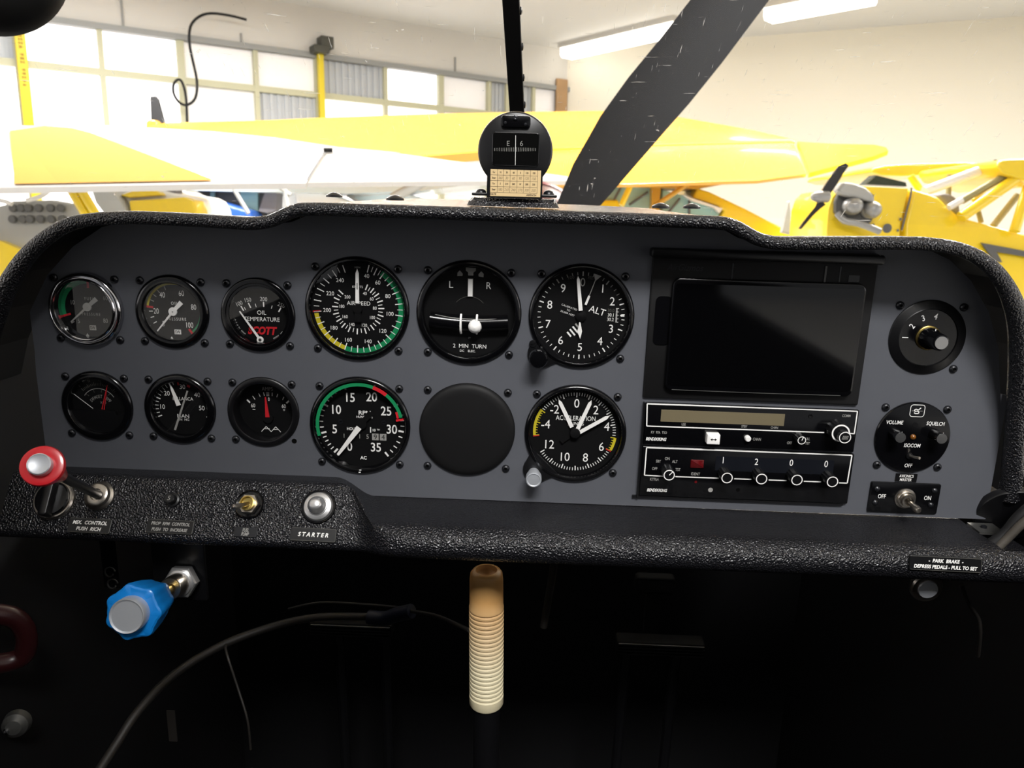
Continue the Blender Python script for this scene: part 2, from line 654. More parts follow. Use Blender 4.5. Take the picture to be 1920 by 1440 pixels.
for px, py, o in ((627, 379, -30), (741, 384, 28), (1238, 397, 28), (1296, 400, 0)):
    b = MB()
    P = up(px, py, o)
    P.z = -8.6
    b.lathe([(6.4, -1), (6.2, .5), (4.5, 1.6), (2.2, 2.6), (.01, 2.9)], 'black_satin', P, (0, 0, 1), 20)
    b.build('fastener', gs)


# ---- screws, bezels and dials
def screw(parent, x, z, r=3.15):
    b = MB()
    b.lathe([(r, 0), (r, .5), (r * .9, 1.25), (r * .66, 1.95), (r * .42, 2.2), (r * .38, 1.2), (.01, 1.0)], 'screw_black', (x, 0, z), n=20, cap=False)
    b.disc(r * .38, 1.25, 'screw_hole', x, z, 12)
    return b.build('mounting_screw', parent, 50)


def screws(parent, half, skip=()):
    for i, (sx, sz) in enumerate(((-1, 1), (1, 1), (-1, -1), (1, -1))):
        if i not in skip:
            screw(parent, sx * half, sz * half)


def gauge(name, label, x, z, big, do, skip=(), bez=None, bmat='black_gloss', ri=None, gl=True):
    t = thing(name, label, 'gauge', (x, 0, z), group='round gauges on the grey panel')
    R = 40.2 if big else 28.8
    ri = ri or (36.4 if big else 22.2)
    if bez is None:
        bez = [(ri, 2.4), (ri + .6, 3.2), (R - 1.8, 3.0), (R - .4, 2.0), (R, .9), (R, 0)] if big else \
              [(ri, 2.2), (ri + .6, 3.0), (ri + 2.2, 3.2), (R - 2, 2.9), (R - .5, 1.9), (R, .8), (R, 0)]
    b = MB()
    b.lathe([(ri, do - .3)] + bez, bmat, n=72, cap=False)
    b.build('bezel', t, 40)
    if gl:
        b = MB()
        b.disc(ri, 1.4, 'gauge_glass')
        b.build('glass', t, 0)
    screws(t, 31.45 if big else 23.55, skip)
    d = MB()
    d.disc(ri + .5, do, 'dial_black')
    return t, d


def pointer(t, name, x0, z0, x1, z1, w0, w1, o, mt='white_paint', tipx=0):
    """flat hand from (x0,z0) to (x1,z1) with a pointed end"""
    b = MB()
    d = Vector((x1 - x0, z1 - z0))
    n = Vector((-d.y, d.x)).normalized()
    k = 1 - tipx
    P0, P1, P2 = Vector((x0, z0)), Vector((x0, z0)) + d * k, Vector((x1, z1))
    pts = [P0 + n * w0 / 2, P0 - n * w0 / 2, P1 - n * w1 / 2] + ([P2] if tipx else []) + [P1 + n * w1 / 2]
    b.poly([tuple(p) for p in pts], o, mt, .5)
    return b.build(name, t, 0)


def interp(tab, v):
    ks = sorted(tab)
    for a, c in zip(ks, ks[1:]):
        if v <= c or c == ks[-1]:
            return tab[a] + (tab[c] - tab[a]) * (v - a) / (c - a)


def pol(a, r):
    return math.sin(R_(a)) * r, math.cos(R_(a)) * r


W, O1 = 'white_paint', .15
# -- airspeed indicator
do = -3
t, d = gauge('airspeed_indicator', 'large airspeed gauge with two rings of numbers and green and yellow arcs', XL[0], ZT, 1, do)
o = do + O1
OUT = {40: 15, 60: 36, 80: 66, 100: 98, 120: 133, 140: 165, 160: 199, 180: 231, 200: 264, 220: 295, 240: 326, 250: 341}
INN = {40: 22, 60: 53, 80: 88, 100: 124, 120: 163, 140: 204, 160: 238, 180: 273, 200: 313}
d.ring(31.2, 35, 33, 199, o, 'green_paint')
d.ring(31.2, 34.6, 199, 262, o, 'yellow_paint')
d.tick(264.5, 29.5, 35.4, 1.2, o + .1, 'red_paint')
for v in range(40, 251, 5):
    mj = v % 10 == 0
    d.tick(interp(OUT, v), 28.8 if mj else 30.2, 34.6 if mj else 34.4, .75 if mj else .5, o + .1, W)
for v in range(40, 201, 5):
    mj = v % 10 == 0
    d.tick(interp(INN, v), 15.6, 20.2 if mj else 19, .95 if mj else .55, o + .1, W)
for v, (x, z) in {40: (6.9, 25.2), 60: (15.4, 20.5), 80: (23, 10.4), 100: (24.6, -3.3), 120: (18.9, -16.8), 140: (7.3, -25.4), 160: (-8.1, -24.7), 180: (-19.1, -15.6), 200: (-24.2, -2), 220: (-21.4, 11), 240: (-13.6, 21.3)}.items():
    d.text(str(v), x, z, 3.0, o, W, xs=.95)
for v, (x, z) in {40: (5.3, 11.8), 60: (10.5, 7.8), 80: (12.8, .7), 100: (10.9, -6.6), 120: (4.6, -12.9), 140: (-5.1, -12.6), 160: (-10.3, -6.6), 180: (-12.7, 1.3), 200: (-8.2, 8.7)}.items():
    d.text(str(v), x, z, 2.5, o, W, xs=.85)
d.text('AIRSPEED', .3, 4.1, 3.0, o, W, xs=.98)
d.text('KNOTS', -.2, 16.7, 1.7, o, W)
d.text('MPH', 0, 31.4, 1.5, o, 'grey_paint')
d.build('dial_face', t, 0)
pointer(t, 'needle', .1, 4.5, .5, 30.8, 2.9, 2.4, do + 3.2, tipx=.13)
b = MB()
b.line(0, 17.6, .6, 17.6, 5, do + 3.8, 'dial_black')
b.lathe([(3.4, do + .4), (3.4, do + 2.6), (.01, do + 2.8)], 'dial_black')
b.line(0, 0, .2, -10, 4, do + 2.4, 'dial_black', 6)
b.build('hub', t)

# -- turn and slip indicator
do = -6
o = do + O1
t, d = gauge('turn_indicator', 'large turn and slip gauge marked L and R with a white ball', XL[1], ZT, 1, do, ri=35.2)
d.text('L', -14.4, 20.5, 5.2, o, W)
d.text('R', 14.4, 20.5, 5.2, o, W, xs=.9)
d.text('2  MIN  TURN', .4, -27.0, 3.0, o, W, xs=.98)
d.text('DC    ELEC.', -1.1, -30.9, 1.7, o, W)
g = 'grey_paint'
d.poly([(-3.4, 33.8), (4.2, 33.6), (4.2, 31.4), (2.4, 30.1), (2.4, 27.8), (-1.6, 27.8), (-1.6, 30.1), (-3.4, 31.4)], o, g)
d.poly([(-9.8, 27), (-5.9, 27.3), (-5.7, 29), (-8, 31.4), (-9.7, 29.6)], o, g)
d.poly([(10.2, 26.8), (6.4, 27.3), (6.3, 29), (8.4, 31.2), (10.3, 29.4)], o, g)
d.ring(13.6, 13.9, -50, 50, o, 'dim_paint', 0, -2)
d.disc(1.2, o, 'screw_black', .1, -20.4, 16)
d.line(-.8, -20.7, 1, -20.1, .4, o + .1, 'grey_paint')
d.build('dial_face', t, 0)
b = MB()
b.poly([(-1.6, 25.6), (2.4, 25.6), (2.4, 11.8), (-1.6, 11.8)], do + 1.4, 'grey_paint', .4)
b.poly([(-1.2, 25.2), (2.0, 25.2), (2.0, 12.2), (-1.2, 12.2)], do + 1.85, W)
b.build('turn_needle', t, 0)
b = MB()
b.tube([(-30, do + 2.5, -6.6), (-15, do + 2.5, -8.2), (0, do + 2.5, -8.8), (15, do + 2.5, -8.4), (30, do + 2.5, -7.2)], 6.4, 'black_gloss', n=20)
b.tube([(-26, do + 6.2, -2.2), (-13, do + 7.2, -4), (0, do + 7.6, -4.6), (14, do + 7.4, -4.4), (26, do + 6.6, -3.4)], .32, 'grey_paint', n=6)  # thin grey line put in as the reflection along the glass tube
b.build('slip_tube', t)
b = MB()
b.lathe([(.01, -5.3), (2.6, -4.6), (4.5, -2.8), (5.3, 0), (4.5, 2.8), (2.6, 4.6), (.01, 5.3)], W, (4.9, do + 8.0, -10), n=28)
b.build('slip_ball', t, 80)
for x in (-5.9, 6.3):
    b = MB()
    b.tube([(x, do + 6.8, -1.2), (x, do + 10.1, -4.5), (x, do + 10.6, -9), (x, do + 9.6, -13), (x, do + 6.6, -15.8)], .85, W, n=8)
    b.build('marker_wire', t)

# -- altimeter
do = -4
o = do + O1
t, d = gauge('altimeter', 'large altimeter with white hands and a black setting knob at lower left', XL[2], ZT, 1, do, skip=(2,))
for i in range(50):
    d.tick(i * 7.2, 30.3 if i % 5 == 0 else 31, 33.8 if i % 5 == 0 else 33.3, .9 if i % 5 == 0 else .5, o, W if 8 < i < 44 else g)
for v, (x, z) in enumerate(((0, 25.7), (15.4, 21.4), (23.2, 11.9), (23.4, -9.2), (15.5, -19.1), (.3, -24.3), (-14.7, -19.5), (-24.9, -7.1), (-24.2, 7.8), (-14.6, 20.7))):
    d.text(str(v), x, z, 6.2, o, W if v else g, xs=.95)
d.text('ALT', 12.2, 4.4, 5.0, o, W, rot=16)
for i, s in enumerate(('CALIBRATED', 'TO', '20,000 FEET')):
    d.text(s, -9.8 - .6 * (i - 1), 4 - 2.4 * (i - 1), 1.35, o, W, rot=18, sp=1.15)
d.text('100', -8.8, 29, 2.4, o, 'dim_paint', rot=-12)
d.text('FEET', 6.6, 29.2, 2.2, o, 'dim_paint', rot=8, xs=.8)
d.poly([(18.6, 7.2), (29, 7.2), (29, -4.6), (18.6, -4.6)], o - .05, 'black_paint')
for i, (s, z) in enumerate((('30.0', 4.9), ('30.1', 1.5), ('30.2', -2.0))):
    d.text(s, 22.6, z, 2.5, o, W if i else 'dim_paint', xs=.85)
for i in range(17):
    d.line(26.4, 6.6 - i * .66, 28.6 if i % 4 == 0 else 27.6, 6.6 - i * .66, .3, o, W)
d.poly([(29.6, 1.3), (30.4, .5), (33, .5), (33, 2.1), (30.4, 2.1)], o + .1, W)
for i in range(4):
    x0, z0 = -6.0 + i * 2.0 - 4, -9.4 - 3.4 + i * 2.2
    d.line(x0, z0, x0 + 4.6 - abs(i - 1.5) * 1.0, z0 - 5.2 + abs(i - 1.5) * 1.1, 1.3, o, W if i < 3 else g)
d.build('dial_face', t, 0)
pointer(t, 'long_hand', -.7, 4.6, -4.0, 30.6, 3.0, 2.2, do + 3.6, tipx=.1)
b = MB()
b.poly([(7.8, 32.7), (13.7, 30.9), (9.4, 27.1)], do + 1.6, g, .3)
b.line(9.3, 27.6, 5.4, 15.8, .5, do + 1.6, g, th=.3)
b.line(5.4, 15.8, 2.9, 8.8, 1.7, do + 1.6, W, th=.3)
b.build('thin_hand', t, 0)
b = MB()
b.poly([(-1.3, -4.5), (-.3, -4.7), (1.2, -11.5), (.6, -15), (0, -17.5), (-1.2, -14.5), (-2.6, -12), (-1.8, -9)], do + 2.6, W, .4)
b.build('short_hand', t, 0)
b = MB()
b.lathe([(4.2, do + .4), (4.2, do + 1.8), (2, do + 3.2), (.01, do + 3.4)], 'dial_black')
b.build('hub', t)


def knob_ear(t, K, R=9.5):
    """lower-left ear of the case that carries the knob"""
    b = MB()
    ang = math.atan2(K[1], K[0])
    pts = [(math.cos(ang + s) * 38.5, math.sin(ang + s) * 38.5) for s in (.36, .3)]
    c = Vector(K) * .93
    arc = [(c.x + math.cos(ang + 1.5 - i * .25) * R, c.y + math.sin(ang + 1.5 - i * .25) * R) for i in range(13)]
    pts = [(math.cos(ang + .42) * 36, math.sin(ang + .42) * 36)] + arc + [(math.cos(ang - .42) * 36, math.sin(ang - .42) * 36)]
    b.poly(pts, -.2, 'black_satin', 2.4)
    b.build('case_ear', t, 0)


knob_ear(t, (-31, -31.5), 11)
b = MB()
b.lathe([(6.2, 1), (6.2, 7), (6.9, 7.4), (6.9, 17), (6.3, 18), (5.6, 18.2), (.01, 18.0)], 'black_gloss', (-31.5, 1, -30.5), n=36, lobes=lambda a: 1 + .02 * math.cos(18 * a))
b.build('setting_knob', t)
b = MB()
b.lathe([(3, 0), (2.6, .8), (.01, 1)], 'black_satin', (-36, 2, -22), n=16)
b.line(-38, -22.4, -34.2, -21.4, .5, 3.05, 'screw_hole')
b.build('ear_screw', t)

# -- tachometer
do = -6
o = do + O1
t, d = gauge('tachometer', 'large rpm gauge with a green arc and an hour counter', XL[0] + .3, ZB, 1, do)
TA = {0: 222, 5: 254, 10: 296, 15: 336, 20: 379, 25: 420, 30: 460, 35: 502}
b = MB()                                    # range arcs are stuck on the glass
b.ring(32.5, 35.2, -106, 19, 1.55, 'green_paint')
b.ring(32.3, 35.2, 19, 39, 1.6, 'red_paint')
b.ring(32.5, 35.2, 39, 76, 1.55, 'green_paint')
b.tick(79, 29.5, 35.6, 1.7, 1.65, 'red_paint')
b.line(29.2, 12.6, 30.4, 7.4, 1.8, 1.65, 'red_paint')
b.build('range_arc', t, 0)
for i in range(36):
    mj = i % 5 == 0
    a = interp(TA, i)
    if mj or not 336 < a < 436:
        d.tick(a, 30 if mj else 31.2, 34.4, 1.5 if mj else .85, o, W if not 270 < a < 345 else g)
for v, (x, z) in {5: (-22.1, -5.6), 10: (-20.1, 10.8), 15: (-8.7, 21.2), 20: (8.3, 22.3), 25: (19.7, 11), 30: (24.2, -4.1), 35: (11.1, -19.8), 0: (-10.3, -20)}.items():
    d.text(str(v), x, z, 7.2, o, W, bold=.012, xs=.86)
d.text('RPM', 2.4, 8.9, 3.2, o, W, bold=.02, xs=1.15)
d.text('HUNDREDS', 2.3, 5.4, 1.7, o, W, bold=.02)
d.text('HOURS', -7.2, -4.9, 2.4, o, W, bold=.015, xs=.85)
d.text('10', 9.9, -5.4, 2.0, o, W, bold=.02)
d.text('TH', 13.2, -4.9, 1.2, o, W, bold=.02)
d.line(7.0, -3.0, 7.0, -7.6, .9, o, W)
d.text('AC', .8, -29.2, 2.6, o, W, bold=.03)
for x, z in ((-17.2, .8), (17.7, 1.5)):
    d.disc(2.0, o, 'screw_black', x, z, 20)
    d.line(x - 1.5, z - .5, x + 1.5, z + .5, .45, o + .1, 'screw_hole')
d.poly([(-17.4, -7.9), (20, -7.9), (20, -14.2), (-17.4, -14.2)], o + .02, 'black_paint')
for i, ch in enumerate('1115'):
    d.text(ch, -14.6 + i * 6.35, -11, 3.6, o + .1, g, xs=.95)
for i, ch in enumerate('94'):
    x = 10.8 + i * 6.3
    d.poly([(x - 2.7, -8.2), (x + 2.6, -8.2), (x + 2.6, -13.8), (x - 2.7, -13.8)], o + .06, 'grey_paint')
    d.text(ch, x, -11, 4.0, o + .12, 'black_paint')
d.poly([(-.8, -36.2), (1, -36.0), (.4, -40 + 1.4), (-1.4, -39)], o + 8.9, W)
d.build('dial_face', t, 0)
pointer(t, 'needle', -1.6, -2.6, -19.5, -26.7, 4.6, 2.2, do + 3.0, tipx=.02)
b = MB()
b.lathe([(4.4, do + .4), (4.4, do + 2.4), (.01, do + 2.6)], 'dial_black')
b.line(0, 0, 8, 10, 4, do + 2.2, 'dial_black', 5)
b.build('hub', t)

# -- blanking cover
t = thing('blanking_cover', 'plain matt black round cover over an empty instrument hole', 'cover', (XL[1], 0, ZB))
b = MB()
b.lathe([(38, 0), (38, 1.2), (37.4, 2.4), (36, 3.6), (33.6, 4.3), (30, 4.6), (.01, 4.6)], 'black_matt', n=80)
b.build('cover_disc', t, 60)
screws(t, 31.45)

# -- accelerometer
do = -5
o = do + O1
t, d = gauge('accelerometer', 'large acceleration gauge with three white hands and a pale push knob', XL[2], ZB - .2, 1, do, skip=(2,))
GA = {-5: -97, -4: -77, -2: -40, 0: 0, 2: 38, 4: 77, 6: 117, 8: 157, 10: 197, 12: 236}
d.ring(31.3, 33.4, -97, -57, o, 'yellow_paint')
d.ring(31.3, 33.4, 97, 116, o, 'yellow_paint')
d.tick(-98, 28.5, 33.4, .9, o + .1, 'red_paint')
d.tick(117.5, 28.5, 33, .9, o + .1, 'red_paint')
for i in range(-25, 61):
    a = interp(GA, i / 5)
    mj = i % 5 == 0
    if not (97 < a < 117 and not mj and i % 1):
        d.tick(a, 28.6 if mj else 29.9, 32.4, .85 if mj else .55, o + .05, W if abs(a) < 57 or 57 < a < 97 or a > 118 else 'yellow_paint')
for s, (x, z) in {'0': (.3, 23.6), '2': (15.6, 18.7), '4': (25, 5.4), '6': (21.7, -11.5), '8': (9.4, -21.2), '10': (-6.8, -21.2), '12': (-19.7, -11.2), '-4': (-23.5, 5.6), '-2': (-16.9, 18.1)}.items():
    d.text(s, x, z, 7.0, o, W, xs=.9)
d.text('ACCELERATION', 0, 11.4, 3.8, o, W, xs=.78)
d.text('g UNITS', .4, 6.9, 2.6, o, W, xs=.95)
d.build('dial_face', t, 0)
pointer(t, 'minimum_hand', -2.7, 4.5, -14.2, 26.8, 3.2, 2.8, do + 2.0, tipx=.12)
pointer(t, 'needle', 1.5, 2.7, 11.5, 27.5, 3.2, 2.8, do + 3.0, tipx=.12)
pointer(t, 'maximum_hand', 3.0, .8, 26.3, 15.6, 2.9, 2.8, do + 4.0, tipx=.12)
b = MB()
b.lathe([(4.0, do + .4), (4.0, do + 4.6), (3, do + 5), (.01, do + 5)], 'dial_black')
b.line(0, 0, -11, -8, 3, do + 2, 'dial_black', 4)
b.build('hub', t)
knob_ear(t, (-31.5, -32.5), 11)
b = MB()
b.lathe([(4.6, 1), (4.6, 9), (6.2, 9.4), (6.2, 15.5), (5.9, 16.4), (5.2, 16.6), (4.6, 16.0), (.01, 16.2)], 'button_metal', (-31.6, 1, -33.6), n=36)
b.build('push_knob', t)


# -- six small gauges
def sw_logo(d, x, z, o, m=W):
    d.poly([(x - 2.6, z + 1.9), (x + 2.6, z + 1.9), (x + 2.6, z - 1.9), (x - 2.6, z - 1.9)], o, m)
    d.text('SW', x, z, 2.4, o + .1, 'black_paint', bold=.02, xs=.8)


def sw_hand(t, hub, tip, tail, o, m=W):
    b = MB()
    b.line(hub[0], hub[1], tip[0], tip[1], 1.8, o, m, .9, th=.5)
    b.line(hub[0], hub[1], tail[0], tail[1], 2.4, o, m, 3.6, th=.5)
    b.lathe([(3.4, 0), (3.2, .9), (.01, 1.0)], m, (hub[0], o, hub[1]), n=24)
    b.lathe([(.6, 1), (.5, 1.3), (.01, 1.3)], 'grey_paint', (hub[0], o, hub[1]), n=10)
    b.build('needle', t)


do = -3
o = do + O1
bez = [(22.3, 5.2), (22.6, 6.2), (23.3, 6.6), (24.2, 6.2), (24.8, 5.0), (25.6, 4.9), (26.2, 5.6), (27, 5.4), (28.3, 4.0), (28.8, 2.0), (28.8, 0)]
t, d = gauge('fuel_pressure_gauge', 'small fuel pressure gauge with a bright chrome rim', XS[0], ZS, 0, do, bez=bez, bmat='chrome', ri=22.3)
d.ring(19.2, 22.4, -105, 2, o, 'green_paint')
d.tick(-107, 16, 22.2, 1.6, o + .05, 'red_paint')
d.tick(2, 16, 22.2, 1.8, o + .05, 'red_paint')
for s, x, z in (('10', -12.8, 4.4), ('60', 13.4, 8.5), ('80', 11.7, -9.3), ('5', -9.6, -10.2)):
    d.text(s, x, z, 3.4, o, g, xs=.75)
d.text('FUEL', .6, 7.6, 2.2, o, g, sp=1.5, xs=.8)
d.text('PRESSURE', .8, -4.5, 2.2, o, g, sp=1.4, xs=.8)
sw_logo(d, 1.1, -15.2, o, g)
d.poly([(-5.2, -22.0), (-2.2, -22.0), (-3.7, -19.6)], o + .2, g)
d.line(-15.6, -12, -13.0, -10.6, 1.0, o, g)
d.line(15.4, -10.8, 16.6, -11.4, 1.0, o, g)
d.build('dial_face', t, 0)
sw_hand(t, (-.4, 1.4), (-14.4, -10.7), (7.5, 8.0), do + 2.2, 'grey_paint')

do = -4
o = do + O1
t, d = gauge('oil_pressure_gauge', 'small black rimmed oil pressure gauge with yellow and green arcs', XS[1], ZS, 0, do)
d.ring(20.6, 22.6, -80, 14, o, 'yellow_paint')
d.ring(19.6, 22.6, 75, 143, o, 'green_paint')
d.tick(-82, 17, 22.4, 1.7, o + .05, 'red_paint')
d.tick(144, 17, 22.4, 1.8, o + .05, 'red_paint')
for a in (-120, -106, -92, -66, -52, -38, -20):
    d.tick(a, 17.4, 20.4, .7, o, W if a < -90 else g)
for s, x, z in (('20', -14.8, -.4), ('40', -9, 12.4), ('60', 6.1, 14.1), ('80', 14.9, 3.6), ('100', 10.8, -10.6), ('5', -9.8, -10.2)):
    d.text(s, x, z, 4.2, o, W, xs=.7)
d.text('OIL', .1, 6.1, 2.4, o, W, sp=1.4, xs=.8)
d.text('PRESSURE', .6, -6.2, 2.2, o, W, sp=1.4, xs=.85)
sw_logo(d, 1, -16.4, o)
d.poly([(-5.4, -22.2), (-2.8, -22.2), (-4.0, -20)], o + .2, W)
d.build('dial_face', t, 0)
sw_hand(t, (-.6, -.1), (-14.0, -15.8), (6.6, 7.3), do + 2.2)

do = -6
o = do + O1
bez = [(22.3, 1.4), (22.6, 2.2), (24.4, 2.0), (24.8, 2.8), (27.6, 2.8), (28.5, 2.2), (28.8, 1.2), (28.8, 0)]
t, d = gauge('oil_temperature_gauge', 'small oil temperature gauge with red maker name on its dial', XS[2], ZS, 0, do, bez=bez)
for x0, z0, x1, z1, w in ((-15.6, 5.4, -13.6, 1.8, 1), (-13.0, 4.6, -12.0, 2.4, .5), (-9.6, 8, -7.9, 4.2, 1), (-4.2, 7.6, -3.6, 5.0, .5), (2.3, 9.2, 2.3, 5.4, 1), (9.0, 6.6, 8.2, 4.2, .5), (15.8, 5.2, 13.8, 1.8, 1)):
    d.line(x0, z0, x1, z1, w, o, W)
for s, x, z, r in (('100', -16.7, 7.4, -22), ('150', -9.8, 10.4, -10), ('200', 2.5, 11.4, 3), ('250', 16.2, 7.2, 22)):
    d.text(s, x, z, 3.1, o, W, rot=r, xs=.85)
d.text('OIL', .4, .8, 3.2, o, W)
d.text('TEMPERATURE', .2, -4.4, 3.2, o, W, xs=.92)
d.text('SCOTT', .4, -13.4, 5.6, o, 'red_paint', bold=.05, shear=.25, xs=.83)
for i, ch in enumerate('MADE IN U.S.A.'):
    a = -140 + i * 2.9
    x, z = pol(a, 21.3)
    d.text(ch, x, z, 1.0, o, W, rot=a + 180) if ch != ' ' else None
for i, ch in enumerate('SCOTT IND'):
    a = 155 - i * 3.0
    x, z = pol(a, 21.3)
    d.text(ch, x, z, 1.0, o, W, rot=a + 180) if ch != ' ' else None
d.build('dial_face', t, 0)
b = MB()
b.line(-1, -20.4, -16.1, 1.7, 1.9, do + 2, W, .9, th=.5)
b.lathe([(2.7, 0), (2.6, .8), (1.3, .9), (1.2, .3), (.01, .3)], W, (-1, do + 2, -20.4), n=24)
b.disc(1.2, do + 2.9, 'grey_metal', -1, -20.4, 16)
b.build('needle', t)

do = -4
o = do + O1
t, d = gauge('exhaust_temperature_gauge', 'small exhaust temperature gauge with a slim red needle, beside the chrome gauge below', XS[0], ZC, 0, do, ri=22.6)
t['label'] = 'small exhaust temperature gauge with a slim red hand and a half masked dial'
for i in range(22):
    a = -46 + i * 4.5
    d.tick(a, 16.4, 19.2 if i % 4 == 0 else 18.2, .55 if i % 4 == 0 else .35, o, 'dim_paint', -.5, -.5)
for s, x, z, r in (('8', -15.4, 14.6, -40), ('10', -7.4, 19.3, -18), ('12', 1.6, 20.4, 4)):
    d.text(s, x, z, 2.0, o, 'dim_paint', rot=r, xs=.8)
d.ring(14.0, 14.5, -55, 58, o, g, -.5, -1)
for i, s in enumerate('4567'):
    a = -48 + i * 30
    x, z = pol(a, 11.6)
    d.text(s, x - .5, z - .5, 1.6, o, 'dim_paint', rot=a)
    d.tick(a, 12.8, 14, .4, o, 'dim_paint', -.5, -1)
for i, ch in enumerate('EXHAUST TEMP'):
    a = -52 + i * 9.4
    x, z = pol(a, 9.8)
    d.text(ch, x + .6, z - 3.0, 2.6, o, g, rot=a * .75, xs=.7) if ch != ' ' else None
d.text('X100', 2.5, 1.7, 1.9, o, g, xs=.8)
d.line(-20.9, 8.2, -6.3, -3.5, .5, o + .1, W)
d.line(-20.5, -7.4, -14.8, -9.8, .4, o, g)
d.build('dial_face', t, 0)
b = MB()
b.poly([pol(a, 22.5) for a in range(104, 259, 7)] + [(-16, -4.6), (-8, -4.0), (0, -3.6), (8, -3.9), (13, -4.8), (14.2, -7.6)], do + 1.0, 'black_satin', 2.0)
b.build('dial_mask', t, 0)
b = MB()
b.line(2.0, -4, 7.5, 16.6, 2.6, do + .7, 'red_paint', .5)
b.line(2.0, -4, 6.8, 13, .9, do + .75, 'dial_black', .1)
b.build('needle', t, 0)

t, d = gauge('manifold_pressure_gauge', 'small manifold pressure gauge reading about twenty seven with a white hand', XS[1], ZC, 0, do, ri=22.5)
for s, x, z in (('10', -16.2, .2), ('20', -11.8, 11.5), ('30', 1.2, 17.3), ('40', 12.6, 11.1), ('50', 15.6, .2)):
    d.text(s, x, z, 3.7, o, W, xs=.9)
for i in range(26):
    a = -112 + i * 8.6
    d.tick(a, 19.4 if i % 5 else 18.6, 22, .9 if i % 5 == 0 else .5, o, W) if a < -10 else None
d.line(19.6, .4, 20.4, .4, .7, o, W)
d.line(18.9, -7, 19.9, -7.4, .9, o, W)
d.tick(-6, 18.6, 22.2, 1.2, o + .04, 'red_paint')
d.tick(19, 18, 22.3, 2.6, o + .05, 'red_paint')
d.text('BELLANCA', .9, 7.4, 2.6, o, W, xs=.9)
d.text('MAN', 0, -7, 3.0, o, W, xs=1.05)
d.text('IN  HG', .5, -10, 1.9, o, W)
d.build('dial_face', t, 0)
pointer(t, 'needle', -1.8, 2.4, -7.9, 20.8, 3.6, 2.0, do + 2.4, tipx=.3)
b = MB()
b.line(5.5, 14.4, -7.2, -18.8, 1.3, do + 1.0, 'grey_paint', 1.7, th=.25)
b.build('second_hand', t, 0)

do = -11
o = do + O1
bez = [(23.4, 1.0), (23.8, 2.0), (24.6, 2.4), (27.6, 1.9), (28.6, 1.2), (28.8, .6), (28.8, 0)]
t, d = gauge('ammeter', 'small ammeter with a tapered red hand standing at zero', XS[2], ZC, 0, do, skip=(3,), bez=bez, bmat='black_satin', ri=23.4)
d.text('AMPS', 0, 16.2, 3.0, o, 'grey_paint', xs=.85)
for i, (x0, z0, x1, z1) in enumerate(((-17, 6.6, -14.6, 4.2), (-12.3, 10, -10.4, 7), (-7.2, 12.2, -6, 9.4), (-3.2, 13.2, -2.6, 10.4), (3.9, 13.2, 3.7, 10.4), (8.4, 12.4, 7.4, 9.6), (13.2, 10, 12, 7.4), (17.4, 7.0, 15, 4.8))):
    d.line(x0, z0, x1, z1, 1.3 if i in (0, 7) else .6, o, W)
d.poly([(-1, 13.6), (1.4, 13.6), (1.4, 10.2), (-1, 10.2)], o, g)
d.text('0', .9, 7.6, 3.0, o, W, xs=.7)
d.text('60', -12.2, 1.9, 3.2, o, W, xs=.75)
d.text('60', 12.8, 2.2, 3.2, o, W, xs=.75)
d.line(-12.8, -1.4, -10.6, -1.4, .5, o, W)
d.text('+', 12.9, -1.0, 2.6, o, W)
for a in ((-6.4, -19.8, -2.4, -15.4), (-2.4, -15.4, 1.6, -19.8), (1.6, -19.8, 5.4, -15.4), (5.4, -15.4, 9.4, -19.8), (-3.6, -17.4, .4, -17.2), (3.4, -17.8, 7.6, -17.6)):
    d.line(*a, .5, o + .1, W)
d.build('dial_face', t, 0)
pointer(t, 'needle', -.2, -6.9, -1.1, 9.9, 3.4, .9, do + 2.0, 'red_paint')
b = MB()
b.lathe([(4.2, do + .3), (4.0, do + 2.0), (.01, do + 2.2)], 'dial_black', (-.2, 0, -8))
b.build('hub', t)

# ---- selector switch (four positions)
t = thing('selector_switch', 'round black plate with rotary knob and positions numbered one to four', 'switch', (297.2, 0, -98.9))
b = MB()
b.lathe([(28.5, 0), (28.5, .7), (27.6, 1.4), (22.4, 2.0), (21.8, 2.4), (21.4, 1.4), (.01, 1.4)], 'black_satin', n=72)
b.disc(21.2, 1.5, 'black_gloss')
for s, a, x, z in (('1', -90, -16.8, -.4), ('2', -55, -13.0, 8.4), ('3', -22, -5.7, 14.7), ('4', 10, 3.4, 16.3)):
    b.text(s, x, z, 4.4, 1.65, W, rot=a, bold=.01, xs=.8)
b.build('face_plate', t)
b = MB()
b.lathe([(9.3, 1.5), (9.3, 2.6), (8.2, 3.2)], 'brass', n=40)
b.lathe([(8.0, 2), (8.0, 6), (6.6, 8), (6.2, 20), (5.6, 21.5), (4.6, 21.8)], 'black_gloss', n=40, lobes=lambda a: 1 + .015 * math.cos(20 * a))
b.line(1.4, 7.9, 1.4, 6.2, .6, 8.3, W)
kn = b.build('knob', t)
b = MB()
b.lathe([(4.7, 21.6), (4.7, 22.1), (.01, 22.1)], 'brushed_metal', n=32)
b.build('cap', kn, label='brushed metal cap')
screws(t, 23.55, skip=(2,))

